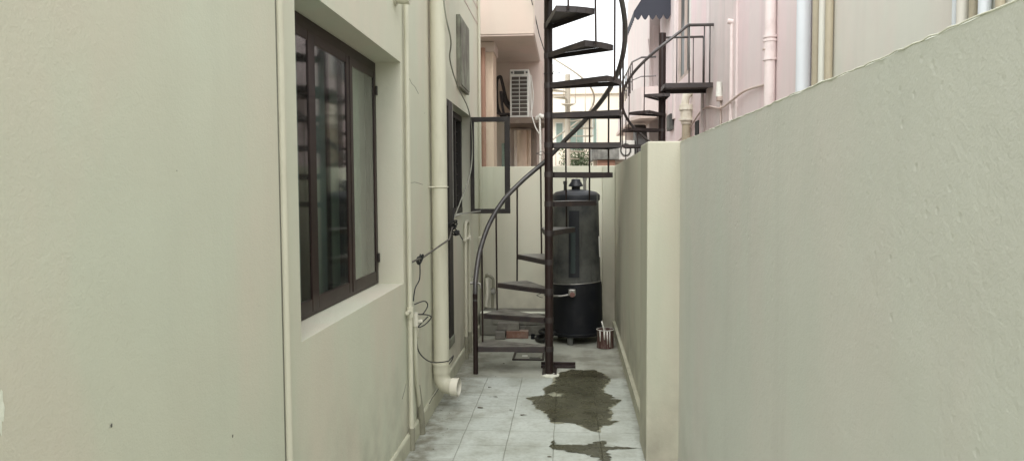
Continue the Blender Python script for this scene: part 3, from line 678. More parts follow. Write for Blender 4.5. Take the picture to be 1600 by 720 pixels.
def hook(z, a, label):
    b = bmn(); pts = []
    for k in range(13):
        t = k / 12 * 2 * math.pi * 0.85
        pts.append((CX + 0.036 * math.cos(R(a)) + 0.035 * (1 - math.cos(t)) * 0.9 * math.cos(R(a)), CY - 0.036 + 0.02 * math.sin(t), z + 0.012 * math.sin(t * 1.0) + 0.006 * math.sin(2 * t)))
    ring = [(CX + 0.038 * math.cos(R(q)), CY + 0.038 * math.sin(R(q)), z) for q in range(0, 361, 20)]
    add_tube(b, pts, 0.0022, 6); add_tube(b, ring, 0.0022, 6)
    single('wire_loop', b, m_wireblk, label, 'wire loop', 'wire loops tied on the stair pole')
hook(2.42, 0, 'topmost wire loop on the stair pole, against the white sky')
hook(1.79, 180, 'wire loop on the left of the stair pole just above the back wall top')
hook(0.655, 180, 'lowest wire loop on the left of the stair pole under a tread')

# ------------------------------------------------------------------ old water heater
TX, TY = 0.088, 7.30
tk = thing('water_heater', 'old upright gas water heater, sooty grey drum over a black base, behind the staircase', 'water heater', (TX, TY, 0))
b = bmn(); add_lathe(b, [(0.245, 0.585), (0.247, 0.60), (0.243, 0.62), (0.235, 0.9), (0.226, 1.25), (0.222, 1.43), (0.21, 1.435)], TX, TY, 48); obj('drum', b, m_galv, tk)
b = bmn(); add_lathe(b, [(0.225, 0.075), (0.258, 0.08), (0.262, 0.10), (0.260, 0.35), (0.256, 0.56), (0.252, 0.592), (0.240, 0.600)], TX, TY, 48)
add_tube(b, [(TX + 0.262 * math.cos(a), TY + 0.262 * math.sin(a), 0.105) for a in [i * 2 * math.pi / 40 for i in range(41)]], 0.008, 8)
obj('burner_housing', b, m_black, tk)
b = bmn(); add_tube(b, [(TX + 0.254 * math.cos(a), TY + 0.254 * math.sin(a), 0.60 + 0.014 * math.cos(a - 0.3)) for a in [R(-170 + i * 5) for i in range(33)]], 0.004, 6); obj('seam_band', b, m_steel, tk)
b = bmn(); add_lathe(b, [(0.232, 1.395), (0.236, 1.40), (0.236, 1.445), (0.232, 1.452), (0.20, 1.478), (0.12, 1.497), (0.075, 1.502)], TX, TY, 48); obj('lid', b, m_blackp, tk)
b = bmn(); add_lathe(b, [(0.042, 1.50), (0.042, 1.528), (0.072, 1.534), (0.070, 1.545), (0.046, 1.583), (0.043, 1.60), (0.030, 1.606)], TX - 0.0, TY - 0.02, 28); obj('flue_cap', b, m_blackp, tk)
for (dx, dy, zt_) in ((-0.105, -0.04, 1.585), (0.088, 0.02, 1.62)):
    b = bmn(); add_tube(b, [(TX + dx, TY + dy, 1.47), (TX + dx, TY + dy, zt_)], 0.015, 14); add_tube(b, [(TX + dx, TY + dy, zt_ - 0.03), (TX + dx, TY + dy, zt_)], 0.020, 14); obj('pipe_stub', b, m_steel if dx > 0 else m_galv, tk)
b = bmn(); a0 = -90 - 8
def shell_patch(b, rr, aA, aB, za, zb, th=0.01, n=10, slope=0.0):
    rows = []
    for k in range(n + 1):
        a = R(aA + (aB - aA) * k / n)
        rows.append([b.verts.new((TX + rr_ * math.cos(a), TY + rr_ * math.sin(a), zz)) for (rr_, zz) in ((rr + slope, za), (rr + th + slope, za), (rr + th, zb), (rr, zb))])
    for r0, r1 in zip(rows[:-1], rows[1:]):
        for k in range(4): b.faces.new((r0[k], r0[(k + 1) % 4], r1[(k + 1) % 4], r1[k]))
    b.faces.new(rows[0]); b.faces.new(list(reversed(rows[-1])))
shell_patch(b, 0.232, -107, -83, 0.66, 1.30, 0.007, slope=0.010); obj('cover_strip', b, m_blackp, tk)
b = bmn(); shell_patch(b, 0.243, -102, -92, 0.70, 1.15, 0.003, slope=0.010); obj('label_panel', b, m_teal, tk)
b = bmn(); add_box(b, TX + 0.15, TX + 0.212, TY - 0.125, TY - 0.08, 1.36, 1.445, bevel=0.004); obj('lid_bracket', b, m_galv, tk)
for a in (-105, 15, 135):
    b = bmn(); x, y = TX + 0.225 * math.cos(R(a)), TY + 0.225 * math.sin(R(a))
    mt = Matrix.Translation((x, y, 0)) @ Matrix.Rotation(R(a + 90), 4, 'Z'); add_box(b, -0.027, 0.027, -0.012, 0.012, 0.0, 0.09, mtx=mt, bevel=0.003); obj('leg', b, m_galv, tk)
gv = bmn(); add_box(gv, TX - 0.075, TX - 0.005, TY - 0.315, TY - 0.255, 0.49, 0.555, bevel=0.010); gvo = obj('gas_valve', gv, m_steel, tk)
b = bmn(); add_tube(b, [(TX - 0.038, TY - 0.33, 0.505), (TX - 0.038, TY - 0.300, 0.505)], [0.022, 0.027], 18); add_box(b, TX - 0.042, TX - 0.034, TY - 0.338, TY - 0.32, 0.485, 0.525, bevel=.001); obj('knob', b, m_pink_knob, gvo)
b = bmn(); add_tube(b, [(TX - 0.07, TY - 0.285, 0.50), (TX - 0.14, TY - 0.29, 0.488), (TX - 0.21, TY - 0.28, 0.486), (TX - 0.26, TY - 0.2, 0.47)], 0.009, 10, smooth=3); obj('inlet_pipe', b, m_steel, tk)
b = bmn(); add_tube(b, [(TX + 0.222, TY - 0.14, 1.05), (TX + 0.226, TY - 0.15, 0.93), (TX + 0.230, TY - 0.145, 0.85)], 0.006, 8); obj('side_pipe', b, m_white, tk)
b = bmn()
add_tube(b, [(TX - 0.20, TY - 0.17, 0.12), (-0.19, 7.12, 0.05), (-0.25, 7.15, 0.022), (-0.30, 7.25, 0.022), (-0.28, 7.38, 0.022), (-0.20, 7.42, 0.03), (-0.17, 7.36, 0.06), (-0.23, 7.28, 0.075), (-0.27, 7.33, 0.08), (-0.23, 7.42, 0.09)], 0.020, 12, smooth=5)
single('gas_hose', b, m_rubber, 'coiled black rubber hose on the floor at the left foot of the water heater', 'hose')

# paint can with a stick
pc = thing('paint_can', 'rusty red brown paint can with white drips, beside the water heater', 'paint can', (0.362, 6.985, 0))
b = bmn(); cxp, cyp = 0.362, 6.985
add_lathe(b, [(0.078, 0.002), (0.082, 0.004), (0.080, 0.012), (0.080, 0.165), (0.083, 0.170), (0.083, 0.177), (0.077, 0.178), (0.075, 0.168), (0.074, 0.14)], cxp, cyp, 32); obj('body', b, m_can, pc)
b = bmn(); add_tube(b, [(cxp + 0.0815 * math.cos(a), cyp + 0.0815 * math.sin(a), 0.176) for a in [i * 2 * math.pi / 30 for i in range(31)]], 0.0032, 6); obj('rim', b, m_white, pc)
for a, zl, wd in ((-80, 0.05, 0.010), (-62, 0.02, 0.008), (-100, 0.09, 0.012), (-130, 0.07, 0.008)):
    b = bmn(); a_ = R(a); add_tube(b, [(cxp + 0.081 * math.cos(a_), cyp + 0.081 * math.sin(a_), 0.172), (cxp + 0.081 * math.cos(a_ + .03), cyp + 0.081 * math.sin(a_ + .03), zl)], [wd * 0.7, wd * 0.35], 8); obj('drip', b, m_white, pc)
b = bmn(); add_tube(b, [(0.368, 6.96, 0.10), (0.325, 6.90, 0.265)], 0.007, 8)
single('stirring_stick', b, m_white, 'white stirring stick leaning out of the paint can', 'stick')

# floor access cover
dc = thing('drain_cover', 'rectangular steel floor cover set in the ground under the lowest stair tread', 'drain cover', (-0.335, 6.56, 0))
b = bmn(); X0, X1, Y0, Y1 = -0.485, -0.205, 6.41, 6.72
for q in ((X0, X1, Y0, Y0 + .018), (X0, X1, Y1 - .018, Y1), (X0, X0 + .018, Y0 + .018, Y1 - .018), (X1 - .018, X1, Y0 + .018, Y1 - .018)): add_box(b, *q, 0.001, 0.014, bevel=0.002)
obj('frame', b, m_iron, dc)
b = bmn(); add_box(b, X0 + .02, X1 - .02, Y0 + .02, Y1 - .02, 0.001, 0.007); obj('plate', b, mat('worn_cover_plate', (0.30, 0.30, 0.25), 0.7, dirt=(0.08, 0.07, 0.06), dirt_amt=0.8, dirt_scale=16), dc)
b = bmn(); add_box(b, X0 + .08, X0 + .13, Y0 + .12, Y0 + .16, 0.007, 0.013, bevel=.002); obj('patch', b, m_white, dc)
b = bmn(); add_box(b, X0 + .15, X0 + .25, Y0 + .06, Y0 + .08, 0.007, 0.012, bevel=.002); obj('handle_slot', b, m_dark, dc)

# ------------------------------------------------------------------ loose cables on the left wall
def cable(name, pts, r_, m, label, cat='cable', smooth=6):
    b = bmn(); add_tube(b, pts, r_, 8, smooth=smooth); return single(name, b, m, label, cat)
cable('hanging_cable', [(-0.80, 4.80, 3.4), (-0.80, 4.83, 2.75), (-0.785, 5.02, 2.52), (-0.86, 5.45, 2.46), (-0.88, 5.96, 2.34), (-0.88, 6.65, 2.207), (-0.88, 6.86, 1.93), (-0.88, 6.70, 1.66), (-0.885, 6.15, 1.43), (-0.90, 5.80, 1.27)], 0.0055, m_wire, 'long grey cable drooping from above the drain pipe across the far window')
cable('tie_cord', [(-0.90, 4.17, 1.085), (-0.875, 4.24, 1.098), (-0.86, 4.32, 1.10), (-0.795, 4.93, 1.17), (-0.88, 5.60, 1.215)], 0.006, m_rope, 'taut dirty cord stretched across the drain pipe from a knot to the door frame', 'cord', 0)
b = bmn()
for k in range(3):
    c0 = Vector((-0.873 + 0.006 * k, 4.285 + 0.01 * k, 1.088 + 0.006 * k))
    add_tube(b, [c0 + Vector((0.010 * math.cos(a), 0.016 * math.cos(a + k), 0.022 * math.sin(a + 0.6 * k))) for a in [i * 2 * math.pi / 12 for i in range(13)]], 0.005, 6)
add_tube(b, [(-0.870, 4.28, 1.10), (-0.865, 4.29, 1.125)], 0.004, 6)
single('cord_knot', b, m_wireblk, 'dark knot tied at the pipe end of the taut cord', 'knot')
cable('black_wire', [(-0.868, 4.285, 1.075), (-0.870, 4.28, 0.98), (-0.885, 4.22, 0.93), (-0.89, 4.19, 0.86)], 0.0038, m_wireblk, 'short black wire hanging down from the knot beside the thin pipe')
cable('black_wire', [(-0.885, 4.20, 0.84), (-0.86, 4.36, 0.835), (-0.85, 4.42, 0.80), (-0.86, 4.33, 0.765), (-0.87, 4.24, 0.775), (-0.85, 4.40, 0.745), (-0.845, 4.50, 0.71), (-0.86, 4.36, 0.69), (-0.875, 4.25, 0.70), (-0.85, 4.42, 0.73)], 0.0036, m_wireblk, 'black wire looped in a small coil around the pipe fitting')
cable('black_wire', [(-0.89, 4.27, 0.62), (-0.885, 4.32, 0.53), (-0.86, 4.55, 0.42), (-0.80, 4.80, 0.365), (-0.792, 4.93, 0.355), (-0.79, 5.02, 0.355), (-0.795, 4.99, 0.33), (-0.80, 4.90, 0.325)], 0.0038, m_wireblk, 'black wire curving low across the foot of the drain pipe')
b = bmn()
for k in range(5):
    c0 = Vector((-0.895, 5.72 + 0.012 * k, 1.235 - 0.018 * k + (0.03 if k % 2 else 0)))
    add_tube(b, [c0 + Vector((0.028 * math.cos(a), 0.05 * math.cos(a + k), 0.018 * math.sin(a + 0.9 * k))) for a in [i * 2 * math.pi / 14 for i in range(15)]], 0.006, 6)
add_tube(b, [(-0.88, 5.75, 1.20), (-0.86, 5.85, 1.15), (-0.85, 5.95, 1.10)], 0.005, 6)
add_tube(b, [(-0.90, 5.76, 1.25), (-0.90, 5.82, 1.30), (-0.905, 5.84, 1.36)], 0.005, 6)
add_box(b, -0.89, -0.85, 5.74, 5.80, 1.145, 1.185, bevel=0.008)
single('cord_bundle', b, m_wireblk, 'tangled dark cord bundle tied on the door frame under the far window corner', 'cord bundle')

# ------------------------------------------------------------------ peach house behind the back wall
ph = thing('peach_house', 'peach painted neighbour house with an overhanging upper floor behind the back wall', 'house', (-2, 11, 0))
b = bmn(); add_box(b, -4.5, -0.378, 8.62, 16.0, 3.303, 4.9, bevel=0.004); obj('upper_floor', b, m_peach, ph)
b = bmn(); add_box(b, -0.377, -0.372, 8.65, 16.0, 3.31, 4.88); obj('lit_side_sheet', b, m_peach_pale, ph)  # thin sheet over the side, its lighter lit look put into the colour
b = bmn(); add_box(b, -4.5, -0.34, 10.42, 16.0, 0, 3.301); obj('lower_wall', b, m_soffit, ph)
b = bmn(); add_box(b, -4.49, -0.384, 8.63, 10.41, 3.285, 3.302); obj('soffit', b, m_soffit, ph)
b = bmn(); add_box(b, -1.5, -0.885, 8.95, 9.35, 0, 3.28, bevel=0.01); obj('column', b, m_peachpipe, ph)
b = bmn(); add_box(b, -1.5, -0.865, 8.92, 9.38, 3.16, 3.283, bevel=0.01); obj('column_head', b, m_soffit, ph)
b = bmn(); add_cyl(b, -1.0, 8.88, 0, 3.2, 0.028, 16); obj('service_pipe', b, m_terra, ph)
for (x, r_, m, y) in ((-0.63, 0.075, m_peachpipe, 10.30), (-0.705, 0.03, m_peach_pale, 10.28), (-0.53, 0.045, m_peachpipe, 10.33), (-0.445, 0.038, m_bracket, 10.0), (-0.86, 0.05, m_fargreen, 10.3)):
    b = bmn(); add_cyl(b, x, y, 0, 2.33 if m != m_fargreen else 2.15, r_, 20); obj('wall_pipe', b, m, ph)
b = bmn(); add_box(b, -0.83, -0.30, 9.62, 10.41, 2.365, 2.445, bevel=0.006); obj('ledge_slab', b, m_bracket, ph)
ac = thing('air_conditioner', 'off white outdoor air conditioner with side grille on the peach house ledge', 'air conditioner', (-0.62, 10, 2.446))
AX0, AX1, AY0, AY1, AZ0, AZ1 = -0.745, -0.492, 9.70, 10.36, 2.448, 3.075
b = bmn(); add_box(b, AX0, AX1, AY0 + .01, AY1, AZ0, AZ1, bevel=0.012); obj('casing', b, m_ac, ac)
b = bmn()
for i in range(10):
    for j in range(2):
        x0 = AX0 + 0.026 + j * 0.106; z0 = AZ0 + 0.03 + i * 0.051
        add_box(b, x0, x0 + 0.095, AY0 + 0.002, AY0 + 0.018, z0, z0 + 0.040)
obj('side_grille', b, m_acdark, ac)
b = bmn()
for i in range(10):
    for j in range(2):
        for k in range(3):
            x0 = AX0 + 0.026 + j * 0.106; z0 = AZ0 + 0.036 + i * 0.051 + k * 0.012
            add_box(b, x0 + .002, x0 + 0.093, AY0 - 0.002, AY0 + 0.001, z0, z0 + 0.0035)
obj('grille_louvre', b, m_bracket, ac)
b = bmn(); add_box(b, AX0 + 0.06, AX0 + 0.19, AY0 - 0.004, AY0 + 0.012, AZ1 - 0.062, AZ1 - 0.025, bevel=0.003); add_box(b, AX0 + .018, AX0 + .042, AY0 - .002, AY0 + .012, AZ1 - .055, AZ1 - .03); add_box(b, AX1 - .042, AX1 - .018, AY0 - .002, AY0 + .012, AZ1 - .055, AZ1 - .03); obj('carry_handle', b, m_galv, ac)
b = bmn(); add_tube(b, [(AX1 + 0.004, 10.05 + 0.2 * math.cos(a), 2.78 + 0.2 * math.sin(a)) for a in [i * 2 * math.pi / 24 for i in range(25)]], 0.008, 6)
for k in range(5): add_tube(b, [(AX1 + 0.004, 10.05 + 0.035 * (k + 1) * math.cos(a), 2.78 + 0.035 * (k + 1) * math.sin(a)) for a in [i * 2 * math.pi / 24 for i in range(25)]], 0.003, 5)
obj('fan_guard', b, m_ac, ac)
cable('insulated_tube', [(-0.74, 9.86, 2.62), (-0.80, 9.84, 2.70), (-0.86, 9.82, 2.95), (-0.885, 9.82, 3.0), (-0.93, 9.84, 2.93), (-0.92, 9.84, 2.6), (-0.84, 9.82, 2.45)], 0.022, m_insul, 'thick black insulated tube looping up beside the air conditioner', 'insulated tube')
cable('insulated_tube', [(-0.74, 9.80, 2.56), (-0.82, 9.80, 2.66), (-0.87, 9.78, 2.80), (-0.84, 9.78, 2.55), (-0.79, 9.78, 2.45), (-0.76, 9.79, 2.50), (-0.86, 9.76, 2.50), (-0.96, 9.78, 2.52), (-0.97, 9.8, 2.44)], 0.018, m_insul, 'shorter black insulated tube tangled at the foot of the air conditioner', 'insulated tube')
b = bmn(); add_tube(b, [(-0.47, 9.74, 3.0), (-0.44, 9.74, 2.75), (-0.46, 9.72, 2.50), (-0.44, 9.6, 2.42), (-0.40, 9.6, 2.30), (-0.34, 9.6, 2.2)], 0.008, 8, smooth=6); obj('power_cord', b, m_ac, ac)
b = bmn()
add_tube(b, [(-0.40, 9.65, 2.42), (-0.34, 9.6, 2.46), (-0.30, 9.6, 2.44)], 0.03, 12); add_tube(b, [(-0.35, 9.6, 2.44), (-0.34, 9.6, 2.0), (-0.36, 9.6, 1.7)], 0.014, 10)
single('conduit_pipe', b, m_ac, 'pale conduit with an elbow just left of the stair pole below the air conditioner', 'conduit')
cable('black_wire', [(-0.44, 8.45, 3.95), (-0.40, 8.5, 3.66), (-0.345, 9.4, 3.45), (-0.30, 10.6, 3.42)], 0.006, m_wireblk, 'thin black wire slanting along the pale side of the peach house', smooth=0)

# ------------------------------------------------------------------ cream house near right
ch = thing('cream_house', 'plain cream neighbour house rising behind the near part of the right wall', 'house', (3.5, 3, 0))
FX = 2.15
b = bmn(); add_box(b, FX, FX + 5, -3.0, 6.30, 0, 3.7); obj('wall', b, m_creamhouse, ch)
pts = [(3.96, m_whitepipe, 0.03), (4.07, m_beigepipe, 0.024), (4.17, m_creamhouse, 0.03), (4.25, m_whitepipe, 0.022), (3.84, m_beigepipe, 0.022)]
for y, m, r_ in pts:
    b = bmn(); add_cyl(b, FX - r_ - 0.004, y, 0, 3.6, r_, 16); obj('wall_pipe', b, m, ch)
for y, m, r_ in ((6.43, m_beigepipe, 0.045), (6.30, m_creamhouse, 0.04), (6.20, m_beigepipe, 0.032)):
    b = bmn(); add_cyl(b, FX - r_ - 0.004, y, 0, 3.6, r_, 18); obj('corner_pipe', b, m, ch)
b = bmn(); add_cyl(b, FX - 0.065, 6.75, 0, 4.1, 0.062, 26)
single('white_drain_pipe', b, m_whitepipe, 'thick bluish white drain pipe between the pink house and the cream house', 'drain pipe')

# ------------------------------------------------------------------ pink house
pk = thing('pink_house', 'pink painted neighbour house with a balcony stair and dark awning beyond the right wall', 'house', (4, 11, 0))
b = bmn(); add_box(b, FX, FX + 5, 6.32, 9.2, 0, 4.2); add_box(b, FX, FX + 5, 9.2, 13.15, 0, 5.6); add_box(b, FX, FX + 5, 14.75, 17.4, 0, 6.6); add_box(b, FX, FX + 5, 13.15, 14.75, 0, 3.55); add_box(b, FX, FX + 5, 13.15, 14.75, 5.8, 6.6)
obj('wall', b, m_pink, pk)
b = bmn(); add_box(b, FX - 0.03, FX, 9.55, 11.35, 0, 5.5, bevel=0.004); obj('stained_strip', b, m_pinkgrey, pk)
b = bmn(); add_box(b, FX - 0.012, FX, 11.36, 11.62, 0, 5.5); obj('groove_strip', b, m_soffit, pk).data.materials[0] = m_pinkpipe
pw = bpy.data.objects.new('window', None); col.objects.link(pw); pw.parent = pk; pw.location = Vector((FX, 14, 3.55)) - org(pk)
b = bmn(); add_box(b, FX + 0.02, FX + 0.09, 13.16, 13.25, 3.56, 5.8); add_box(b, FX + 0.02, FX + 0.09, 14.65, 14.74, 3.56, 5.8); add_box(b, FX + 0.02, FX + 0.09, 13.9, 13.98, 3.62, 5.7)
add_box(b, FX + 0.02, FX + 0.09, 13.25, 14.65, 3.56, 3.63); obj('frame', b, m_soffit, pw)
b = bmn(); add_box(b, FX + 0.06, FX + 0.065, 13.25, 14.65, 3.63, 5.8); obj('pane', b, m_teal, pw)
b = bmn(); add_box(b, FX + 0.015, FX + 0.05, 13.26, 13.42, 3.64, 4.9); obj('shutter_edge', b, m_white, pw)
# mouldings
b = bmn(); add_box(b, FX - 0.04, FX, 14.9, 15.1, 2.9, 6.5); obj('corner_trim', b, m_pinkgrey, pk)
dpk = thing('pink_drain_pipe', 'pink drain pipe with a ringed coupling on the pink house wall', 'drain pipe', (FX - .06, 7.85, 0))
b = bmn(); add_cyl(b, FX - 0.062, 7.85, 0, 4.1, 0.056, 22); obj('tube', b, m_pinkpipe, dpk)
b = bmn()
for z in (3.02, 3.06, 2.83): add_tube(b, [(FX - 0.062, 7.85, z - .012), (FX - 0.062, 7.85, z + .012)], 0.068, 22)
add_tube(b, [(FX - 0.062, 7.85, 2.84), (FX - 0.062, 7.85, 3.02)], 0.061, 22); obj('coupling', b, m_pinkpipe, dpk)
b = bmn(); add_box(b, FX - 0.135, FX - 0.122, 7.82, 7.88, 2.925, 2.94); obj('slot', b, m_soffit, dpk)
b = bmn(); add_cyl(b, FX - 0.045, 9.72, 0, 3.62, 0.024, 14); add_tube(b, [(FX - 0.01, 9.72, 3.62), (FX - 0.10, 9.72, 3.64)], 0.035, 12)
single('pink_conduit', b, m_pinkpipe, 'thin pink vertical conduit ending at a small round outlet', 'conduit')
lp = thing('tube_lamp', 'small white tube lamp fixed upright on the stained pink wall', 'wall lamp', (FX - .05, 10.35, 2.7))
b = bmn(); add_tube(b, [(FX - 0.07, 10.35, 2.76), (FX - 0.07, 10.35, 2.96)], [0.045, 0.035], 14); obj('lamp_shade', b, m_white, lp)
b = bmn(); add_box(b, FX - 0.10, FX - 0.03, 10.30, 10.40, 2.70, 2.76, bevel=0.006); obj('bracket', b, m_soffit, lp)
b = bmn(); add_tube(b, [(FX - 0.045, 10.35, 2.70), (FX - 0.045, 10.35, 2.0)], 0.012, 8); obj('feed_wire', b, m_soffit, lp)
cable('wall_cable', [(FX - 0.02, 8.2, 2.62), (FX - 0.04, 9.0, 2.66), (FX - 0.06, 9.6, 2.62), (FX - 0.06, 10.3, 2.60), (FX - 0.05, 11.2, 2.72), (FX - 0.03, 12.0, 2.72), (FX - 0.03, 13.0, 2.56), (FX - 0.03, 14.2, 2.42), (FX - 0.03, 15.3, 2.42)], 0.014, m_soffit, 'grey cable sagging across the pink house wall just above the wall top')
b = bmn(); add_cyl(b, FX - 0.04, 11.75, 0, 3.0, 0.03, 14)
single('pink_conduit', b, m_pinkgrey, 'short grey pink conduit under the right end of the iron balcony', 'conduit')
hp = thing('hopper_pipe', 'beige drain pipe with a hopper head under the iron balcony', 'drain pipe', (FX - .1, 13.0, 0))
b = bmn(); add_tube(b, [(FX - 0.09, 13.0, 0), (FX - 0.09, 13.0, 2.7)], 0.075, 18); obj('tube', b, m_beigepipe, hp)
b = bmn(); add_tube(b, [(FX - 0.09, 13.0, 2.62), (FX - 0.09, 13.0, 2.95)], [0.09, 0.12], 18); add_tube(b, [(FX - 0.12, 13.0, 2.92), (FX - 0.10, 12.97, 3.10), (FX + 0.02, 12.95, 3.2)], 0.07, 16)
for z in (2.68, 2.86): add_tube(b, [(FX - 0.09, 13.0, z), (FX - 0.09, 13.0, z + .04)], 0.13, 18)
obj('hopper', b, m_pipe_white, hp)
b = bmn(); add_box(b, FX - 0.08, FX - 0.001, 15.1, 15.6, 2.70, 3.02, bevel=0.01); add_box(b, FX - 0.09, FX - 0.078, 15.14, 15.56, 2.74, 2.98)
single('meter_box', b, m_galv, 'small dark meter box on the pale wall left of the hopper pipe', 'meter box')
b = bmn(); add_box(b, FX - 0.012, FX - 0.001, 12.25, 12.6, 2.15, 2.62)
single('vent_opening', b, m_dark, 'narrow dark vent opening right of the hopper pipe', 'vent')

# awning
aw = thing('awning', 'slate blue fabric awning with a scalloped hem above the iron balcony', 'awning', (1.8, 16.3, 4.9))
prof = [(FX, 6.35), (1.40, 5.18)]
b = bmn(); add_prism(b, [(FX, 6.35), (1.40, 5.20), (1.40, 5.185), (FX, 6.33)], 'y', 15.65, 17.3); obj('canopy', b, m_awn, aw)
b = bmn()
def scallop(b, P0, P1, z0, zt_f, n):
    d = (Vector(P1) - Vector(P0)); nrm = Vector((-d.y, d.x, 0)).normalized() * 0.008
    for k in range(n):
        pts = []
        for j in range(9):
            t = (k + j / 8) / n; s = math.sin(math.pi * j / 8)
            p = Vector(P0) + d * t; pts.append((p, z0 - 0.10 * s))
        A = [b.verts.new((p.x, p.y, zt_f((k + j / 8) / n))) for j, (p, z) in enumerate(pts)]; B = [b.verts.new((p.x, p.y, z)) for p, z in pts]
        A2 = [b.verts.new((p.x + nrm.x, p.y + nrm.y, zt_f((k + j / 8) / n))) for j, (p, z) in enumerate(pts)]; B2 = [b.verts.new((p.x + nrm.x, p.y + nrm.y, z)) for p, z in pts]
        for j in range(8):
            b.faces.new((A[j], A[j + 1], B[j + 1], B[j])); b.faces.new((A2[j + 1], A2[j], B2[j], B2[j + 1])); b.faces.new((B[j], B[j + 1], B2[j + 1], B2[j]))
scallop(b, (1.40, 15.66, 0), (FX, 15.66, 0), 5.11, lambda t: 5.19 + (6.34 - 5.19) * t, 5)
scallop(b, (1.405, 15.66, 0), (1.405, 17.3, 0), 5.11, lambda t: 5.2, 8)
obj('valance', b, m_awn, aw)

# wing of the pink house further back with balcony
wg = thing('far_pink_wing', 'pale pink far building with a rounded balcony behind the second spiral stair', 'house', (3, 19, 0))
b = bmn(); add_box(b, 1.93, 6.0, 17.6, 24, 0, 7.4); obj('wall', b, m_pinkpale, wg)
b = bmn(); add_prism(b, [(1.93, 16.2), (1.62, 16.3), (1.48, 16.8), (1.46, 21.5), (1.93, 21.5)], 'z', 3.12, 3.72); add_box(b, 1.93, 2.149, 16.2, 17.598, 3.12, 3.72); obj('balcony_wall', b, m_pinkpale, wg)
b = bmn(); add_prism(b, [(1.93, 16.15), (1.60, 16.25), (1.44, 16.8), (1.42, 21.55), (1.93, 21.55)], 'z', 3.04, 3.117); add_box(b, 1.46, 2.148, 18.6, 18.8, 2.0, 3.035); obj('balcony_slab', b, m_soffit, wg)
b = bmn()
for k in range(9): add_tube(b, [(1.47, 16.9 + k * 0.5, 3.72), (1.47, 16.9 + k * 0.5, 4.35)], 0.014, 6)
add_tube(b, [(1.93, 16.3, 4.36), (1.62, 16.35, 4.36), (1.47, 16.9, 4.36), (1.47, 21.0, 4.36)], 0.02, 8); add_tube(b, [(1.93, 16.3, 3.95), (1.62, 16.35, 3.95), (1.47, 16.9, 3.95), (1.47, 21.0, 3.95)], 0.012, 8)
obj('railing', b, m_rail, wg)
b = bmn(); add_tube(b, [(1.93 - 0.03, 17.58, 5.0), (1.99, 17.57, 4.0), (1.96, 17.57, 3.73)], 0.012, 6); add_box(b, 2.02, 2.14, 17.57, 17.6, 3.9, 5.3); obj('wall_detail', b, m_pinkpipe, wg)
# far AC and clutter
fa = thing('air_conditioner', 'small far air conditioner unit below the pale pink balcony', 'air conditioner', (1.3, 16.8, 2.2))
b = bmn(); add_box(b, 1.20, 1.52, 16.8, 17.2, 2.18, 2.60, bevel=0.01); obj('casing', b, m_ac, fa)
b = bmn(); add_tube(b, [(1.32 + 0.11 * math.cos(a), 16.79, 2.39 + 0.13 * math.sin(a)) for a in [i * 2 * math.pi / 20 for i in range(21)]], 0.02, 6); obj('fan_guard', b, m_galv, fa)
b = bmn(); add_prism(b, [(16.6, 2.3), (17.4, 2.3), (17.4, 3.0), (17.1, 2.95), (16.7, 2.62)], 'x', 1.54, 1.80)
single('dark_tarpaulin', b, m_acdark, 'dark covered bundle beside the far air conditioner', 'covered bundle')

# second spiral stair
C2X, C2Y = 1.455, 11.5
th2 = lambda i: 180 + 28.8 * (i - 10); z2 = lambda i: 2.42 + 0.235 * (i - 10)
def rail2(th): return 2.90 + (th - 180) * 0.0081
s2 = spiral_stair('spiral_staircase', 'second iron spiral staircase, leading up to the pink house behind the wall', C2X, C2Y, 0.60, range(3, 13), th2, z2, rail2, 0.055, 3.87, bal=set(range(4, 13)), span=-36)
b = bmn(); pts = [(C2X + 0.61 * math.cos(R(t)), C2Y + 0.61 * math.sin(R(t)), rail2(t)) for t in range(20, 301, 4)] + [(1.80, 10.98, 3.87), (FX, 10.98, 3.87)]
add_tube(b, pts, 0.022, 12); obj('handrail', b, m_rail, s2)
b = bmn(); add_box(b, C2X + 0.02, FX - 0.005, 11.02, 11.66, 3.03, 3.036); add_box(b, C2X - 0.02, FX - 0.005, 10.98, 11.02, 2.975, 3.045, bevel=.004); add_box(b, C2X, FX - 0.005, 11.66, 11.70, 2.98, 3.045); add_box(b, C2X - 0.03, C2X + .01, 11.022, 11.658, 2.98, 3.04)
obj('landing', b, m_tread, s2)
b = bmn(); add_tube(b, [(C2X + 0.0, 11.68, 3.84), (FX - 0.05, 11.68, 3.84)], 0.018, 8)
for x in (1.70, 1.95, FX - 0.05): add_tube(b, [(x, 11.68, 3.03), (x, 11.68, 3.84)], 0.009, 8)
obj('landing_railing', b, m_rail, s2)
for x in (1.775, 1.99, FX - 0.08):
    b = bmn(); add_tube(b, [(x, 10.98, 3.03), (x, 10.98, 3.87)], 0.010, 8); obj('baluster', b, m_rail, s2)

# ------------------------------------------------------------------ distant houses
fh = thing('far_house', 'sunlit pale cream house with green windows far beyond the back wall', 'house', (1.0, 28, 0))
b = bmn(); add_box(b, -5, 6.5, 27.0, 33, 0, 5.05); add_box(b, -5, 6.5, 26.9, 27.0, 4.95, 5.15); obj('wall', b, m_farcream, fh)
for (x0, x1, z0, z1) in ((-0.42, -0.12, 2.95, 3.95), (0.0, 0.62, 2.9, 4.1), (0.92, 1.10, 3.0, 4.1)):
    b = bmn(); add_box(b, x0, x1, 26.96, 26.995, z0, z1); wo = obj('window', b, m_white, fh)
    b = bmn(); add_box(b, x0 + 0.04, x1 - 0.04, 26.93, 26.958, z0 + 0.05, z1 - 0.05); obj('pane', b, m_fargreen, wo)
b = bmn(); add_box(b, -1.5, 0.7, 26.3, 26.99, 1.5, 1.62); add_box(b, -1.5, 0.7, 26.3, 26.36, 1.62, 2.5); obj('balcony', b, m_farcream, fh)
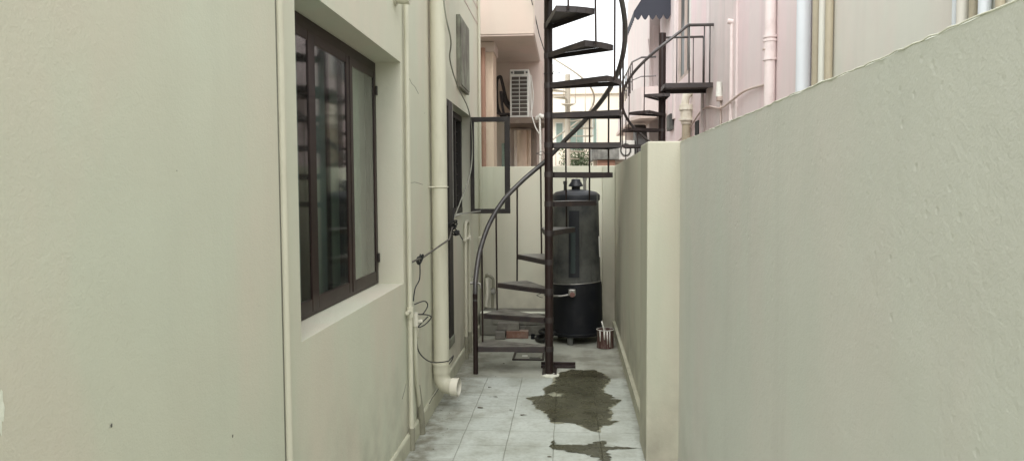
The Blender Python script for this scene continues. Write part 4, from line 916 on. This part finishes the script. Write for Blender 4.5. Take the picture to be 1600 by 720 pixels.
b = bmn(); add_box(b, -1.0, 0.9, 26.5, 26.99, 4.12, 4.2); obj('sunshade', b, m_farpipe, fh)
s3 = thing('spiral_staircase', 'distant pale spiral staircase in front of the far cream house', 'spiral staircase', (0.0, 24, 0))
b = bmn(); add_cyl(b, 0.03, 24.0, 0, 5.2, 0.085, 16); obj('centre_pole', b, m_farpipe, s3)
b = bmn(); add_tube(b, [(0.03 + 0.85 * math.cos(R(t)), 24 + 0.85 * math.sin(R(t)), 2.2 + (225 - t) * 0.0098) for t in range(225, -140, -8)], 0.03, 8); obj('handrail', b, m_farpipe, s3)
for k in range(15):
    a0, a1 = R(190 - 24 * k), R(160 - 24 * k); z = 1.6 + 0.235 * k
    b = bmn(); add_prism(b, [(0.03 + 0.09 * math.cos(a0), 24 + 0.09 * math.sin(a0)), (0.03 + 0.84 * math.cos(a0), 24 + 0.84 * math.sin(a0)), (0.03 + 0.84 * math.cos(a1), 24 + 0.84 * math.sin(a1)), (0.03 + 0.09 * math.cos(a1), 24 + 0.09 * math.sin(a1))], 'z', z - 0.03, z); obj('tread', b, m_farpipe, s3)
    b = bmn(); add_tube(b, [(0.03 + 0.85 * math.cos(a0), 24 + 0.85 * math.sin(a0), z), (0.03 + 0.85 * math.cos(a0), 24 + 0.85 * math.sin(a0), z + 0.75)], 0.012, 6); obj('baluster', b, m_farpipe, s3)
sb = thing('concrete_shed', 'low stained grey concrete sunshade block just above the back wall top', 'outbuilding', (1.1, 18.2, 0))
b = bmn(); add_box(b, 0.60, 1.75, 17.9, 19.5, 2.22, 2.52, bevel=0.01); obj('roof_slab', b, m_fargrey, sb)
b = bmn(); add_box(b, 0.66, 1.75, 18.6, 19.4, 0, 2.218); obj('wall', b, m_farcream, sb)
b = bmn(); add_box(b, 0.74, 1.16, 18.0, 18.598, 2.04, 2.215, bevel=0.01); obj('shutter_box', b, m_terra, sb)
cable('service_wire', [(-0.6, 20, 3.45), (0.6, 20, 3.40), (1.9, 20, 3.44)], 0.010, m_soffit, 'thin horizontal wire strung before the far cream house')
# potted shrub on the far balcony
shb = thing('shrub', 'leafy green shrub on the far balcony behind the staircase', 'shrub', (0.35, 25.5, 0))
b = bmn()
for i in range(2600):
    a = random.uniform(0, 6.28); r_ = random.uniform(0, 0.62) ** 0.8; z = 2.50 + random.gauss(0, 0.22) - r_ * 0.15
    c0 = Vector((0.40 + r_ * math.cos(a), 25.5 + 0.5 * r_ * math.sin(a), z)); s = random.uniform(0.02, 0.045)
    d1 = Vector((random.gauss(0, 1), random.gauss(0, 1), random.gauss(0, 1))).normalized() * s; d2 = d1.cross(Vector((random.gauss(0, 1), random.gauss(0, 1), random.gauss(0, 1)))).normalized() * s * 0.5
    b.faces.new([b.verts.new(c0 + d1), b.verts.new(c0 + d2), b.verts.new(c0 - d1), b.verts.new(c0 - d2)])
obj('foliage', b, m_leaf, shb)
b = bmn()
for k in range(7): add_tube(b, [(0.40, 25.5, 0.0), (0.40 + 0.05 * (k - 3), 25.5, 1.5), (0.40 + 0.12 * (k - 3), 25.5 + random.uniform(-.2, .2), 2.8)], [0.04, 0.02, 0.008], 6)
obj('stem', b, m_stem, shb)

# ------------------------------------------------------------------ litter on the floor
b = bmn()
for i in range(90):
    if i < 70: x = -0.90 + abs(random.gauss(0, 0.10)); y = random.uniform(3.6, 6.8)
    else: x = random.uniform(-0.8, 0.42); y = random.uniform(3.8, 7.0)
    s = random.uniform(0.001, 0.0036)
    r = bmesh.ops.create_icosphere(b, subdivisions=1, radius=s, matrix=Matrix.Translation((x, y, s * 0.4)) @ Matrix.Diagonal((random.uniform(.7, 1.8), random.uniform(.7, 1.8), 0.3, 1)))
o = obj('grit', b, m_debris); o['kind'] = 'stuff'; o['label'] = 'scattered grit and crumbs on the floor along the left wall'
leafs = [(-0.585, 5.50, 'dry leaf scrap right of the drain elbow mouth'), (-0.60, 4.98, 'small dark scrap on the floor left of the tile joint'), (-0.38, 4.93, 'dark leaf scrap in the middle of the tiles left of the puddle'), (-0.29, 4.83, 'tiny leaf scrap nearest the left edge of the puddle'), (-0.52, 5.25, 'pale curled scrap on the tiles in front of the newel post'), (-0.10, 4.07, 'small dark scrap on the tiles left of the lower puddle'), (-0.55, 6.28, 'small dark scrap under the first stair tread')]
for (x, y, lb) in leafs:
    b = bmn(); n = 8; s = random.uniform(0.010, 0.020); vs = [b.verts.new((s * 1.5 * math.cos(i * 2 * math.pi / n) * random.uniform(.6, 1.1), s * 0.6 * math.sin(i * 2 * math.pi / n) * random.uniform(.5, 1.1), random.uniform(0.001, 0.006))) for i in range(n)]
    c0 = b.verts.new((0, 0, 0.007))
    for i in range(n): b.faces.new((vs[i], vs[(i + 1) % n], c0))
    o = obj('leaf_scrap', b, m_debris); o.location = (x, y, 0.001); o.rotation_euler = (0, 0, random.uniform(-0.6, 0.6)); tag(o, lb, 'leaf scrap', 'leaf scraps on the floor')
